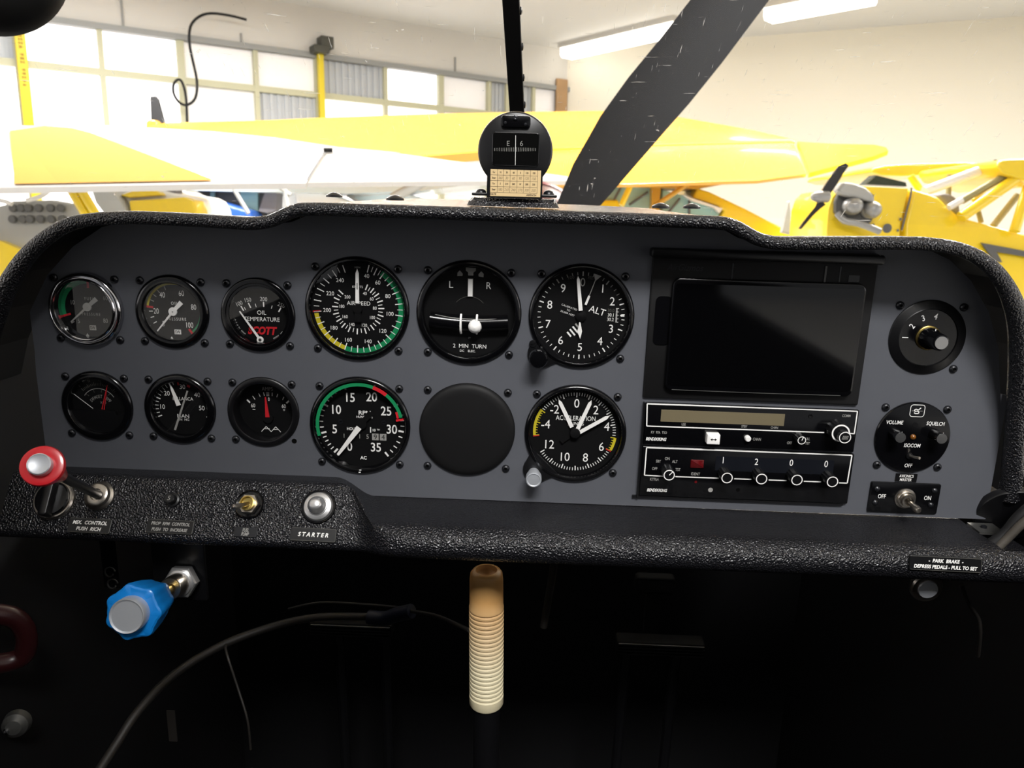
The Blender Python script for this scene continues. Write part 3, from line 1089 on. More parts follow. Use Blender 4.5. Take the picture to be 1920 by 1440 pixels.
# ---- intercom
t = thing('intercom', 'round black intercom face with volume and squelch knobs and a tiny toggle', 'intercom', (298.1, 0, -178))
b = MB()
b.lathe([(28.8, 0), (28.8, 1.2), (28.2, 1.9), (27.4, 2.1), (.01, 2.1)], 'black_gloss', n=72)
q = 2.2
b.text('VOLUME', -15.7, 12.2, 2.9, q, W, xs=.78, bold=.01, shear=.12)
b.text('SQUELCH', 15.4, 12.4, 2.9, q, W, xs=.74, bold=.01, shear=.12)
b.text('ISOCOM', .4, -6, 2.9, q, W, xs=.78, bold=.01, shear=.12)
b.text('OFF', 0, -22.5, 2.9, q, W, xs=.8, bold=.01, shear=.12)
ar = []
for cx, cz, a0 in ((3.4, 24.8, 0), (-3.4, 24.8, 90), (-3.4, 19.4, 180), (3.4, 19.4, 270)):
    ar += [(cx + math.cos(R_(a0 + i * 22.5)) * 2, cz + math.sin(R_(a0 + i * 22.5)) * 2) for i in range(5)]
for i in range(len(ar)):
    b.line(*ar[i], *ar[(i + 1) % len(ar)], .45, q, W)
b.line(-4.2, 22.0, 4.0, 22.0, .35, q, g)
cur = [(2.4, 24.6), (.4, 22.6), (-1.0, 23.4), (-2.4, 22.8), (-2.0, 21.6), (-.2, 21.9), (1.4, 21.2), (1.0, 20.0), (-1.4, 19.9), (-2.4, 20.6)]
for p0, p1 in zip(cur, cur[1:]):
    b.line(*p0, *p1, .7, q + .05, W)
b.disc(1.9, q, 'black_satin', 0, 11, 20)
b.build('face_plate', t)
b = MB()
b.lathe([(2.2, 2), (2.1, 3), (1.2, 4), (.01, 4.4)], 'amber_lens', (-.2, 0, 1), n=20)
b.build('indicator_lamp', t)
for nm, x, z in (('volume_knob', -15.4, 3.6), ('squelch_knob', 15.6, 4.0)):
    b = MB()
    b.lathe([(4.3, 2), (4.2, 13), (3.9, 13.8)], 'black_gloss', (x, 0, z), n=32)
    b.line(x + 1, z + 4.4, x + 1, z + 4.1, .5, 13, W)
    kn = b.build(nm, t)
    b = MB()
    b.lathe([(3.9, 13.7), (3.9, 14.2), (.01, 14.2)], 'brushed_metal', (x, 0, z), n=32)
    b.build('cap', kn, label='brushed metal cap')
b = MB()
b.lathe([(2.6, 2), (2.5, 3.4), (1.4, 3.6), (.01, 3.2)], 'black_satin', (-.8, 0, -14.3), n=20)
b.cyl((-.8, 3, -14.3), (3.0, 11, -13.2), .8, 'nickel', 1.1)
b.build('toggle', t)
screws(t, 23.55)

# ---- avionics master
tp = thing('placard', 'small black placard reading avionics master', 'placard', (298.8, 0, -211.4), group='engraved black placards')
b = MB()
b.rbox(-8.4, 8.4, 0, .5, -3.4, 3.4, .3, 'black_satin')
b.text('AVIONICS', 0, 1.5, 2.3, .6, W, xs=.72, bold=.01, shear=.1)
b.text('MASTER', -.2, -1.6, 2.3, .6, W, xs=.76, bold=.01, shear=.1)
b.build('plate', tp, 0)
t = thing('toggle_switch_plate', 'black plate with silver toggle between the words off and on', 'switch', (299.2, 0, -228.2))
b = MB()
b.rbox(-27.4, 27.4, 0, 1.6, -12.8, 12.8, 1.5, 'black_gloss', ch=.5)
b.text('OFF', -17.6, 1.0, 3.4, 1.75, W, xs=.72, bold=.01)
b.text('ON', 18.2, 1.0, 3.4, 1.75, W, xs=.72, bold=.01)
b.build('plate', t)
b = MB()
b.lathe([(8.4, 1.4), (8.2, 2.6), (7.0, 3.0), (7.0, 4.6), (6.4, 5.2), (5.2, 5.2), (5.0, 8.4), (3.6, 8.6), (3.4, 6.0), (.01, 5.6)], 'nickel', (.6, 0, 0), n=36)
bs = b.build('bushing', t)
b = MB()
b.lathe([(1.9, 0), (2.2, 8), (2.8, 13), (2.8, 15), (1.9, 16.6), (.01, 17)], 'nickel', (.6, 5.5, 0), (.1, 1, -.12), n=24)
b.build('lever', bs)
for x, z in ((-22.2, 7), (-22.2, -4.6), (22.6, 7.4), (21.6, -4.8)):
    b = MB()
    b.lathe([(2.2, 1.4), (2.1, 2.2), (1.2, 3.1), (.01, 3.4)], 'screw_black', (x, 0, z), n=20)
    b.build('screw', t)

# ---- navigator dock and navigator
t = thing('navigator_dock', 'black plastic mounting tray with a hood bar that holds the dark navigator', 'mount')
b = MB()
b.rbox(87.2, 252.4, 0, 2.4, -153.4, -44, 1.5, 'black_matt', ch=.8)
b.box(146, 147, 2.3, 2.6, -60, -48, 'black_gloss')
b.box(214, 215.4, 2.3, 3, -60, -48, 'grey_metal')
b.box(225, 226, 2.3, 2.6, -60, -48, 'black_gloss')
b.box(232, 240, 2.3, 2.7, -59, -54, 'black_gloss')
b.rbox(91.6, 104, 2.2, 3.2, -111, -74, 4, 'black_gloss')
b.text('AirGizmos', 111.5, -52.2, 4.6, 2.42, 'screw_black', shear=.3, xs=.9, bold=.01)
b.build('tray', t)
b = MB()
b.rbox(84.6, 253.8, 0, 11, -45.4, -38.2, 2.6, 'black_satin', ch=1.5)
b.build('hood_bar', t)
t = thing('navigator', 'black tablet sized navigator with a switched off glossy screen', 'navigation screen')
b = MB()
b.rbox(102.6, 245.0, 3.3, 7.0, -146, -59.6, 6, 'black_gloss', ch=1.4, n=8)
b.build('housing', t)
b = MB()
b.rbox(104.4, 243.2, 6.8, 7.25, -141.5, -63.6, 3, 'screen_black', n=6)
b.build('screen', t, 0)
b = MB()
b.tube([(108, 7.2, -144.8), (170, 7.2, -145.1), (236, 7.2, -144.8)], .25, 'grey_metal', n=6)
b.build('trim_line', t, 0)


# ---- radios
def C(u, v, o=2.6):
    return up(1180 + u / 4.174, 740 + v / 4.174, o)


def T(b, s, u, v, h, mt=W, **k):
    p = C(u, v)
    b.text(s, p.x, p.z, h, 2.75, mt, **k)


def rknob(t, name, u, v, o, r, mark=None, two=None):
    p = C(u, v, o)
    lob = lambda a: 1 + .05 * math.cos(12 * a)
    b = MB()
    b.lathe([(r * 1.06, 2.6), (r, o - .8), (r * .92, o)], 'black_satin', (p.x, 0, p.z), n=48, lobes=lob)
    kn = b.build(name, t, 45)
    b = MB()
    b.lathe([(r * .98, o - .02), (r * .98, o + .1), (r * .82, o + .1), (r * .82, o)], W, (p.x, 0, p.z), n=40, cap=False)
    if mark is not None:
        x, z = pol(mark, r * .85)
        b.line(p.x, p.z, p.x + x, p.z + z, .6, o + .12, W)
    b.build('index_ring', kn, 0, label='white painted ring')
    if two:
        q = C(two[0], two[1], two[2])
        b = MB()
        b.lathe([(two[3], o - .2), (two[3], two[2] - .6), (two[3] * .94, two[2])], 'black_satin', (q.x, 0, q.z), n=40, lobes=lob)
        b.lathe([(two[3] * .98, two[2]), (two[3] * .98, two[2] + .1), (two[3] * .84, two[2] + .1)], W, (q.x, 0, q.z), n=32, cap=False)
        for k in range(5):
            b.line(q.x - 2 + k * .9, q.z - 1.6, q.x - 1.2 + k * .9, q.z + 1.4, .35, two[2] + .1, 'grey_paint')
        b.build('inner_knob', kn, 45)
    return kn


def uframe(b, L, pts, w=.9):
    for p, q in zip(pts, pts[1:]):
        P, Q = C(*p), C(*q)
        b.line(P.x, P.z, Q.x, Q.z, w, 2.72, W)


t = thing('comm_radio', 'black comm radio with an olive display strip and a big double knob', 'radio', group='stacked radios')
b = MB()
b.rbox(89.9, 254.2, 0, 2.6, -191.4, -157.1, 1, 'black_gloss', ch=.7)
P, Q = C(250, 128), C(1210, 225)
uframe(b, 0, [(1760, 305), (1785, 130), (140, 72), (136, 245), (1525, 296)])
uframe(b, 0, [(1725, 303), (1762, 305)])
for s, u, v, h in (('USE', 425, 232, 1.9), ('STBY', 900, 248, 1.9), ('CHAN', 1135, 258, 1.9), ('COMM', 1698, 165, 2.0), ('KY  97A  TSO', 232, 295, 2.0), ('CHAN', 998, 348, 2.1), ('OFF', 1253, 377, 2.1), ('PULL', 1390, 345, 2.0), ('TST', 1394, 380, 2.0)):
    T(b, s, u, v, h, 'grey_paint', xs=.72, bold=.01)
T(b, 'BENDIX/KING', 210, 347, 2.4, xs=.72, shear=.25, bold=.03)
p = C(1418, 168)
b.lathe([(1.7, 2.6), (1.6, 3), (1.1, 3), (.01, 2.5)], 'black_satin', (p.x, 0, p.z), n=20)
b.build('face_plate', t, 40)
b = MB()
b.box(P.x, Q.x, 2.5, 2.8, -171.8, -162.2, 'lcd')
b.build('display', t, 0)
p = C(660, 352, 9)
b = MB()
b.rbox(p.x - 5, p.x + 5, 2.6, 9, p.z - 4, p.z + 4, .6, 'white_paint', ch=.6)
for sg in (-1, 1):
    b.poly([(p.x + sg * 2.6, p.z), (p.x + sg * 1, p.z + 1.1), (p.x + sg * 1, p.z - 1.1)], 9.1, 'black_paint')
b.line(p.x - 1.4, p.z, p.x + 1.4, p.z, .7, 9.1, 'black_paint')
b.build('transfer_button', t)
p = C(935, 355, 6)
b = MB()
b.lathe([(2.3, 2.5), (2.3, 5.4), (1.8, 6), (.01, 6)], 'white_paint', (p.x - .8, 0, p.z + 1), (.1, 1, -.1), n=24)
b.build('channel_button', t)
rknob(t, 'volume_knob', 1350, 358, 13, 3.2, 20)
rknob(t, 'tuning_knob', 1655, 302, 14, 7.0, None, (1688, 336, 20, 4.6))

t = thing('transponder', 'black transponder with four code knobs under the digits one two zero zero', 'radio', group='stacked radios')
b = MB()
b.rbox(89.6, 255.2, 0, 2.6, -234.6, -192.6, 1, 'black_gloss', ch=.7)
uframe(b, 0, [(270, 638), (118, 630), (135, 414), (1742, 474), (1705, 692), (1640, 690)])
for a, c in ((360, 700), (820, 955), (1090, 1230), (1365, 1500)):
    uframe(b, 0, [(a, 641 + (a - 360) * .036), (c, 641 + (c - 360) * .036)])
for s, u, v in (('OFF', 198, 578), ('SBY', 228, 520), ('ON', 297, 500), ('ALT', 356, 523), ('TST', 380, 586), ('IDENT', 518, 620), ('KT76A', 197, 662)):
    T(b, s, u, v, 2.3, 'grey_paint', xs=.72, bold=.01)
T(b, 'BENDIX/KING', 217, 747, 2.4, xs=.72, shear=.25, bold=.03)
P, Q = C(680, 480), C(1600, 560)
b.box(P.x, Q.x, 2.4, 2.65, -210.6, -198.6, 'window_dark')
for s, u, v in (('1', 735, 512), ('2', 995, 525), ('0', 1268, 532), ('0', 1540, 542)):
    T(b, s, u, v, 5.2, W, xs=.8)
p = C(635, 745)
b.disc(1.9, 2.75, 'grey_paint', p.x, p.z, 20)
p = C(850, 745)
b.disc(1.6, 2.75, 'screw_hole', p.x, p.z, 16)
p = C(520, 683)
b.disc(1.1, 2.75, 'red_lens', p.x, p.z, 16)
b.build('face_plate', t, 40)
p = C(530, 541)
b = MB()
b.rbox(p.x - 5.2, p.x + 5.2, 2.4, 3.6, p.z - 3.4, p.z + 3.4, .4, 'red_lens', ch=.6)
b.build('ident_lens', t)
rknob(t, 'function_knob', 312, 630, 15, 4.4, 42)
for u, v in ((765, 652), (1035, 660), (1312, 668), (1590, 682)):
    rknob(t, 'code_knob', u, v, 15, 4.4)
t = thing('radio_rack', 'thin black metal tray under the stacked radios', 'rack')
b = MB()
b.box(84.6, 252, 0, 2.2, -236.4, -234.8, 'black_satin')
b.box(88.0, 89.4, 0, 3.6, -236, -157, 'black_satin')
b.build('tray', t, 0)

# ---- magnetic compass
t = thing('magnetic_compass', 'black ball compass with a correction card standing on the glareshield', 'compass', (-17, 10, 27))
X = lambda u, v, o=10: (lambda p: (p.x + 17, p.z - 27))(up(860 + u / 6.545, 190 + v / 6.545, o))
b = MB()
b.lathe([(.01, -52), (11, -50), (19, -44), (24.5, -33), (26.6, -20), (26.8, -3), (26.2, -.8), (25.2, 0), (.01, 0)], 'black_satin', n=72)
b.build('housing', t, 50)
b = MB()
x0, z0 = X(425, 385)
x1, z1 = X(970, 790)
b.rbox(x0 - .8, x1 + .8, -.5, .9, z1 - .8, z0 + .8, 2.5, 'black_gloss', ch=.6)
b.rbox(x0, x1, .85, .95, z1, z0, 2, 'screw_hole')
for s, u in (('E', 610), ('6', 772)):
    x, z = X(u, 517)
    b.text(s, x, z, 3.4, 1.0, 'grey_paint', bold=-.01)
for i in range(25):
    x, z = X(440 + i * 21, 592)
    hh = 1.5 - .5 * abs(i - 12) / 12
    b.line(x, z + hh, x, z - hh, .24, 1.0, 'grey_paint')
b.build('card_window', t, 0)
b = MB()
x, z = X(700, 420)
x2, z2 = X(695, 785)
b.line(x, z, x2, z2, .32, 1.3, W)
b.build('lubber_line', t, 0)
b = MB()
x0, z0 = X(525, 165)
x1, z1 = X(880, 330)
b.rbox(x0, x1, -1, 2.2, z1, z0, 2.4, 'black_gloss', ch=.7)
x, z = X(700, 205)
b.lathe([(1.9, 2), (1.7, 3), (.9, 3.3), (.01, 3.0)], 'screw_black', (x, 0, z), n=20)
for u, v in ((575, 265), (820, 285)):
    x, z = X(u, v)
    b.lathe([(1.1, 2), (1, 2.6), (.01, 2.8)], 'screw_black', (x, 0, z), n=14)
b.build('light_cap', t)
x0, z0 = X(350, 822, 15)
x1, z1 = X(1022, 1203, 15)
b = MB()
b.box(x0, x1, 1.5, 5, z1, z0, 'black_satin')
ch_ = b.build('card_holder', t, 0)
b = MB()
x0, z0 = X(392, 832, 15)
x1, z1 = X(1000, 1178, 15)
b.box(x0, x1, 5, 5.3, z1, z0, 'card_paper')
U = lambda i: x0 + (x1 - x0) * i
V = lambda j: z0 + (z1 - z0) * j
cols = (0, .14, .26, .39, .53, .66, .79, .935)
rws = (0, .21, .42, .64, .86)
for j in rws[1:]:
    b.line(U(0), V(j), U(.935), V(j), .22, 5.35, 'card_ink')
for i in cols[1:]:
    b.line(U(i), V(0), U(i), V(.86), .22, 5.35, 'card_ink')
for r, (row, ink) in enumerate(((('For', 'N', '30', '60', 'E', '120', '150'), 'card_ink'), (('Steer', '360', '30', '60', '90', '120', '150'), 'card_pencil'), (('For', 'S', '210', '240', 'W', '300', '330'), 'card_ink'), (('Steer', '180', '210', '240', '270', '300', '330'), 'card_pencil'))):
    for c, s in enumerate(row):
        hand = r % 2 and c
        b.text(s, U((cols[c] + cols[c + 1]) / 2), V((rws[r] + rws[r + 1]) / 2), 1.9 if hand else 1.25, 5.35, ink if hand else 'card_ink', xs=.75 if c else .7, bold=0 if hand else .03, shear=.2 if hand else 0)
b.text('DATE', U(.06), V(.93), 1.2, 5.35, 'card_ink', bold=.03)
b.text('AIRPATH', U(.82), V(.93), 1.2, 5.35, 'card_ink', bold=.03)
b.build('correction_card', ch_, 0, label='tan paper correction card with a pencilled grid')
b = MB()
x0, z0 = X(160, 1118, 5)
x1, z1 = X(1208, 1185, 5)
b.rbox(x0, x1, -22, -5, z1, z0, .8, 'black_satin', ch=.6)
b.build('mounting_bar', t)
for u, v in ((275, 1112), (1105, 1130)):
    x, z = X(u, v, -3)
    b = MB()
    b.lathe([(4.2, -1.5), (4, 0), (3, 1.6), (1.6, 2.2), (.01, 2.3)], 'screw_black', (x, -13, z), (0, 0, 1), 20)
    b.build('bolt', t)
pd = thing('compass_pedestal', 'small black vinyl covered block under the compass', 'pedestal')
b = MB()
p, q = up(874, 391, 14), up(1049, 391, 14)
zt = up(960, 375, 6).z
for k, (e, oo, zz) in enumerate(((0, 14, -10.5), (1.5, 12, -7.5), (4, 8, zt - 1.5), (7, 3, zt))):
    pass
prof = [(14, -12, 0), (12.5, -8.6, 1.5), (9, -6.2, 3.5), (3, zt, 7), (-24, zt + .3, 7), (-32, -6, 2), (-35, -12, 0)]
n = 14
vs, fs = [], []
for o_, z_, e in prof:
    for i in range(n + 1):
        f = i / n
        x = p.x + e + (q.x - p.x - 2 * e) * f
        vs.append((x, o_ - 4 * max(0, abs(f - .5) * 2 - .8) * 5 * (o_ > 0), z_))
for j in range(len(prof) - 1):
    fs += [(j * (n + 1) + i, j * (n + 1) + i + 1, (j + 1) * (n + 1) + i + 1, (j + 1) * (n + 1) + i) for i in range(n)]
fs += [tuple(j * (n + 1) for j in range(len(prof))), tuple(j * (n + 1) + n for j in range(len(prof)))]
b.add(vs, fs, 'vinyl')
b.build('vinyl_block', pd, 50)

# ---- lower console: raised switch pod on the left running into a shelf
POD = [(-2, -230), (12, -227.6), (19, -226.6), (23, -226.8), (27, -229.5), (38, -245), (48.5, -260), (50.6, -264), (50, -268), (46, -271), (30, -272), (-6, -272)]
SHF = [(-9, -245.0), (20, -244.4), (46, -242.6), (57, -242.6), (63, -244.4), (67.4, -248), (69.6, -253), (69.6, -258.5), (67, -263.5), (62, -266), (40, -268), (-6, -269)]
b = MB()
rows = []
xs = [-404 + i * 8 for i in range(30)] + [-163 + i * 4 for i in range(13)] + [-110 + i * 12 for i in range(42)]
for x in xs:
    fine = []
    for k in range(len(POD)):
        s = min(1, max(0, (x + 155 - min(k, 6) * 4.5) / 30))
        s = s * s * (3 - 2 * s)
        o_ = POD[k][0] + (SHF[k][0] - POD[k][0]) * s
        z_ = POD[k][1] + (SHF[k][1] - POD[k][1]) * s
        fine.append(Vector((x, o_, z_)))
    out = []
    for i in range(len(fine) - 1):
        p0, p1, p2, p3 = fine[max(0, i - 1)], fine[i], fine[i + 1], fine[min(len(fine) - 1, i + 2)]
        for k in range(3):
            tt = k / 3
            out.append(.5 * ((2 * p1) + (p2 - p0) * tt + (2 * p0 - 5 * p1 + 4 * p2 - p3) * tt * tt + (3 * p1 - p0 - 3 * p2 + p3) * tt ** 3))
    out.append(fine[-1])
    if x > 352:                                    # the shelf stops short on the right, only the lip carries on
        for v in out[:10]:
            v.z -= 10 * min(1, (x - 352) / 6)
    rows.append(out)
m_ = len(rows[0])
b.add([v for r in rows for v in r], [(i * m_ + k, i * m_ + k + 1, (i + 1) * m_ + k + 1, (i + 1) * m_ + k) for i in range(len(rows) - 1) for k in range(m_ - 1)], 'vinyl')
b.add(rows[0], [tuple(range(m_))], 'vinyl')
tag(b.build('lower_console', smooth=60, mw=place((0, 0, 0))), 'black textured vinyl shelf and switch pod below the instrument panel', 'console')

FP0, FN = (38, -245), Vector((0, 33, 23)).normalized()      # switch face of the pod


def face(px, py):
    return hit(px, py, (0, 38.3, -244.8), FN)


def placard(px, py, w, h, lines, label, n=FN, P=None, mt='black_satin', edge=True, th=2.4, xs=.8, sp=1.0, ink=W, roll=-.6):
    P = P if P is not None else face(px, py)
    t = thing('placard', label, 'placard', P, n, group='engraved black placards', roll=roll)
    b = MB()
    b.rbox(-w / 2, w / 2, -.4, 1.1, -h / 2, h / 2, 1, mt, ch=.2)
    if edge:
        k = ((-w / 2 + .8, h / 2 - .4), (w / 2 - 1, h / 2 - .4), (w / 2 - .4, h / 2 - 1.2), (w / 2 - .4, -h / 2 + 1.2), (w / 2 - 1, -h / 2 + .4), (-w / 2 + .8, -h / 2 + .4))
        for a, c in zip(k, k[1:]):
            b.line(*a, *c, .28, 1.14, 'dim_paint')
    for i, s in enumerate(lines):
        z = 0 if len(lines) == 1 else (h * .2 if i == 0 else -h * .22)
        b.text(s, 0, z, th, 1.15, ink, xs=xs, bold=.03, shear=.18, sp=sp)
    b.build('plate', t, 0)
    return t


placard(169, 986, 33, 11.2, ('MIX.  CONTROL', 'PUSH  RICH'), 'black placard reading mix control push rich below the red knob', xs=.95, th=2.6)
placard(320, 988, 36, 10.6, ('PROP  RPM  CONTROL', 'PUSH  TO  INCREASE'), 'dull black placard about prop rpm control above the blue knob', xs=.86, th=2.3, ink='grey_paint')
placard(461, 998, 17.5, 7.4, ('FUEL', 'PUMP'), 'small grey black placard reading fuel pump', mt='screw_black', edge=False, th=2.5, xs=.62, ink='grey_paint')
placard(588, 1003, 35, 10.2, ('STARTER',), 'black placard reading starter under the silver button', th=3.0, xs=.95, sp=1.5)
placard(1772, 1057, 51, 10.4, ('-  PARK  BRAKE  -', 'DEPRESS PEDALS - PULL TO SET'), 'black park brake placard on the right end of the shelf lip', n=(0, .97, .22), P=up(1772, 1057, 69.6), th=2.4, xs=.9, roll=-.5)

# mixture control
P = face(187, 930)
E_ = up(78, 873, 150)
D = (E_ - P).normalized()
L = (E_ - P).length
t = thing('mixture_control', 'red knob with silver button on a long rod at far left', 'control knob')
b = MB()
b.lathe([(11.5, 0), (11.2, 1.2), (9.4, 2.4), (8.8, 5.5), (7.6, 6.2), (4.6, 6.2), (4.2, 4), (.01, 3)], 'nickel', P, FN, 40)
b.build('bushing', t)
b = MB()
b.cyl(P + D * 2, P + D * (L - 26), 3.3, 'black_satin', 3.3)
b.build('rod', t)
b = MB()
b.lathe([(4.2, L - 38), (5.2, L - 34), (7, L - 24), (10, L - 12), (12.2, L - 4.5), (12.6, L - 2), (12, L), (10, L + .5), (7, L + .2), (.01, L)], 'red_plastic', P, D, 56)
kn = b.build('knob', t, 50)
b = MB()
b.lathe([(6.6, L), (6.6, L + 5.4), (6.0, L + 6), (5.4, L + 5.6), (.01, L + 5.6)], 'button_metal', P, D, 40)
b.build('lock_button', kn)

# rotary ignition style knob beside it
P = face(103, 937)
t = thing('rotary_switch', 'round black finger grip knob in a steel ring behind the red knob', 'switch', P, FN)
b = MB()
b.lathe([(15.6, -1), (15.6, 2), (14.6, 3.2), (13.2, 3.2), (13, 2)], 'nickel', n=48)
b.build('steel_ring', t)
b = MB()
b.lathe([(13, 1), (13, 4.6), (12, 5.4), (.01, 5.4)], 'black_gloss', n=48)
b.rbox(-3.6, 3.6, 4, 13, -14.5, 13, 2.5, 'black_satin', ch=1.4)
b.build('grip', t)

P = face(325, 938)
t = thing('circuit_breaker', 'little round black breaker button marked with a five', 'breaker', P, FN)
b = MB()
b.lathe([(5.6, 0), (5.4, 2), (4.0, 2.4), (3.9, 7.5), (3.4, 8), (.01, 8)], 'black_satin', n=32)
b.text('5', 0, 0, 3.4, 8.1, 'grey_paint', shear=.15)
b.build('button', t)

P = face(468, 946)
t = thing('fuel_pump_switch', 'brass coloured toggle in a hex nut set in a round recess', 'switch', P, FN)
b = MB()
b.lathe([(11.5, .3), (11, .9), (10.4, .5), (9, .1), (.01, .1)], 'black_gloss', n=40)
b.build('recess', t)
b = MB()
b.lathe([(8.2, .4), (8.2, 3.2), (7.6, 3.8), (5.6, 3.8)], 'nickel', n=6, cap=False)
b.lathe([(5.7, 3), (5.7, 6.6), (4.7, 6.8), (4.5, 4.0), (.01, 3.6)], 'brass', n=32, cap=False)
hx = b.build('hex_nut', t)
b = MB()
b.lathe([(1.7, 0), (1.9, 8), (2.5, 14), (2.2, 16), (.01, 16.8)], 'nickel', (0, 3, 0), (-.34, .86, -.36), 20)
b.build('lever', hx)

P = face(597, 950)
t = thing('starter_button', 'polished silver push button at the end of the switch pod', 'push button', P, FN)
b = MB()
b.lathe([(11.5, .2), (11.2, 1.2), (10.4, 2.6), (8.4, 3.4), (7.6, 3.6), (7.4, 4.6), (6.9, 4.8)], 'bright_metal', n=48, cap=False)
cl_ = b.build('collar', t)
b = MB()
b.lathe([(6.8, 3), (6.6, 7), (6.3, 7.6), (5.6, 8.2), (5.2, 10.4), (4.2, 11.6), (2.2, 12.2), (.01, 12.3)], 'bright_metal', n=40)
b.build('button', cl_, 45)
b = MB()
b.lathe([(13.4, -.2), (12.8, .6), (11.4, .5)], 'black_gloss', n=40, cap=False)
b.build('washer', t)

# propeller control
P = up(338, 1092, 24)
E_ = up(248, 1149, 104)
D = (E_ - P).normalized()
L = (E_ - P).length
t = thing('propeller_control', 'blue lobed knob with big silver button under the switch pod', 'control knob')
b = MB()
p, q = up(282, 1040, 14), up(388, 1128, 14)
b.rbox(p.x, q.x, 10, 13, q.z, -268, 2, 'black_satin', ch=.5)
b.build('bracket', t)
b = MB()
b.lathe([(13.6, -6), (13.6, 1), (12.4, 2.2), (9.6, 2.2)], 'bright_metal', P, D, 6)
b.lathe([(10.6, 2), (10.6, 4.4), (9.4, 5)], 'bright_metal', P, D, 40)
b.build('hex_nut', t)
b = MB()
b.lathe([(9.0, 4), (8.8, 19), (8.2, 20), (5, 20), (4.6, 18)], 'nickel', P, D, 40)
b.cyl(P + D * 16, P + D * (L - 20), 3.6, 'brass')
b.build('sleeve', t)
b = MB()
lob = lambda a: 1 + .075 * max(-.4, math.cos(7 * a))
b.lathe([(9, L - 42), (11.2, L - 40), (14, L - 34), (16.6, L - 22), (18, L - 12), (19, L - 4), (18.6, L - 1), (17.4, L), (9.6, L), (9, L - 2)], 'blue_plastic', P, D, 84, lob)
kn = b.build('knob', t, 40)
b = MB()
b.lathe([(12.4, L - 1), (12.4, L + 8), (11.8, L + 9), (10.8, L + 8.6), (10.6, L + 8.2), (.01, L + 8.2)], 'button_metal', P, D, 48)
b.build('lock_button', kn)

# park brake knob
t = thing('park_brake_knob', 'silver disc knob tucked under the shelf lip at right', 'control knob')
P = up(1722, 1083, 28)
b = MB()
b.lathe([(5, -20), (5, 2), (9, 6), (11.8, 11), (12, 13.5), (11, 15), (7.6, 15.2)], 'nickel', P, (0, 1, -.1), 40)
kn = b.build('knob', t)
b = MB()
b.lathe([(7.4, 14.5), (7, 16.6), (.01, 17.4)], 'button_metal', P, (0, 1, -.1), 36)
b.build('cap', kn)

# control stick
t = thing('control_stick', 'control stick with a ribbed ivory grip standing in the dark footwell', 'control stick')
A_, B_ = up(912, 1070, 0), up(912, 1318, -2)
D = (A_ - B_).normalized()
L = (A_ - B_).length
R0 = 14.6
pr = [(R0 * .97, 0), (R0 * 1.02, 1.5), (R0 * 1.02, 9)]
y = 10
while y < L - 34:
    pr += [(R0 * .93, y), (R0 * .93, y + .9), (R0 * 1.01, y + 1.5), (R0 * 1.01, y + 3.2)]
    y += 4.1
pr += [(R0 * .98, L - 32), (R0 * .96, L - 8), (R0 * .92, L - 2.5), (R0 * .8, L), (R0 * .62, L + .6), (R0 * .56, L - 3), (.01, L - 6)]
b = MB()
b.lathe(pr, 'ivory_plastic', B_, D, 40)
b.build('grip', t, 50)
b = MB()
b.cyl(B_ + D * 4, B_ - D * 420, 11.8, 'black_satin', 12.4)
b.build('tube', t)

# rudder pedals
def pedal(name, label, cx, cy, w, o, arms, brake=None):
    t = thing(name, label, 'pedal')
    P = up(cx, cy, o)
    b = MB()
    b.rbox(P.x - w / 2, P.x + w / 2, o - 20, o, P.z - 8, P.z + 9, 3, 'black_rubber', ch=1)
    for k in range(4):
        b.tube([(P.x - w / 2 + 2, o + .5, P.z - 6 + k * 4), (P.x + w / 2 - 2, o + .5, P.z - 6 + k * 4)], 1.4, 'black_gloss', n=8, smooth=0)
    b.build('tread', t)
    for ax in arms:
        b = MB()
        b.tube([(P.x + ax, o - 22, P.z), (P.x + ax, o - 60, P.z - 60), (P.x + ax, o - 80, -860)], 7, 'black_satin')
        b.build('arm', t)
    if brake:
        Q = up(brake[0], brake[1], o - 20)
        b = MB()
        b.rbox(Q.x - 24, Q.x + 24, o - 32, o - 20, Q.z - 11, Q.z + 11, 5, 'black_rubber', ch=1)
        b.tube([(Q.x - 20, o - 19.6, Q.z + 9), (Q.x + 20, o - 19.6, Q.z + 9)], .9, 'black_gloss', n=6, smooth=0)
        b.tube([(Q.x - 20, o - 19.6, Q.z - 9), (Q.x + 20, o - 19.6, Q.z - 9)], .9, 'black_gloss', n=6, smooth=0)
        b.rbox(Q.x - 9, Q.x + 9, o - 34, o - 24, P.z + 6, Q.z - 9, 2, 'black_rubber')
        b.build('brake_pad', t)
    return t


pedal('rudder_pedal', 'ribbed black rudder pedal left of the control stick', 657, 1183, 100, -240, (-30, 30))
pedal('rudder_pedal', 'ribbed black rudder pedal at right with a brake pad above it', 1239, 1219, 106, -240, (-32, 32), (1229, 1099))

# hoses and wires in the footwell
def hose(name, label, cat, pts, r, mt, n=10):
    b = MB()
    b.tube([up(*p) for p in pts], r, mt, n=n, smooth=5)
    o = b.build(name, smooth=60, mw=place((0, 0, 0)))
    return tag(o, label, cat)


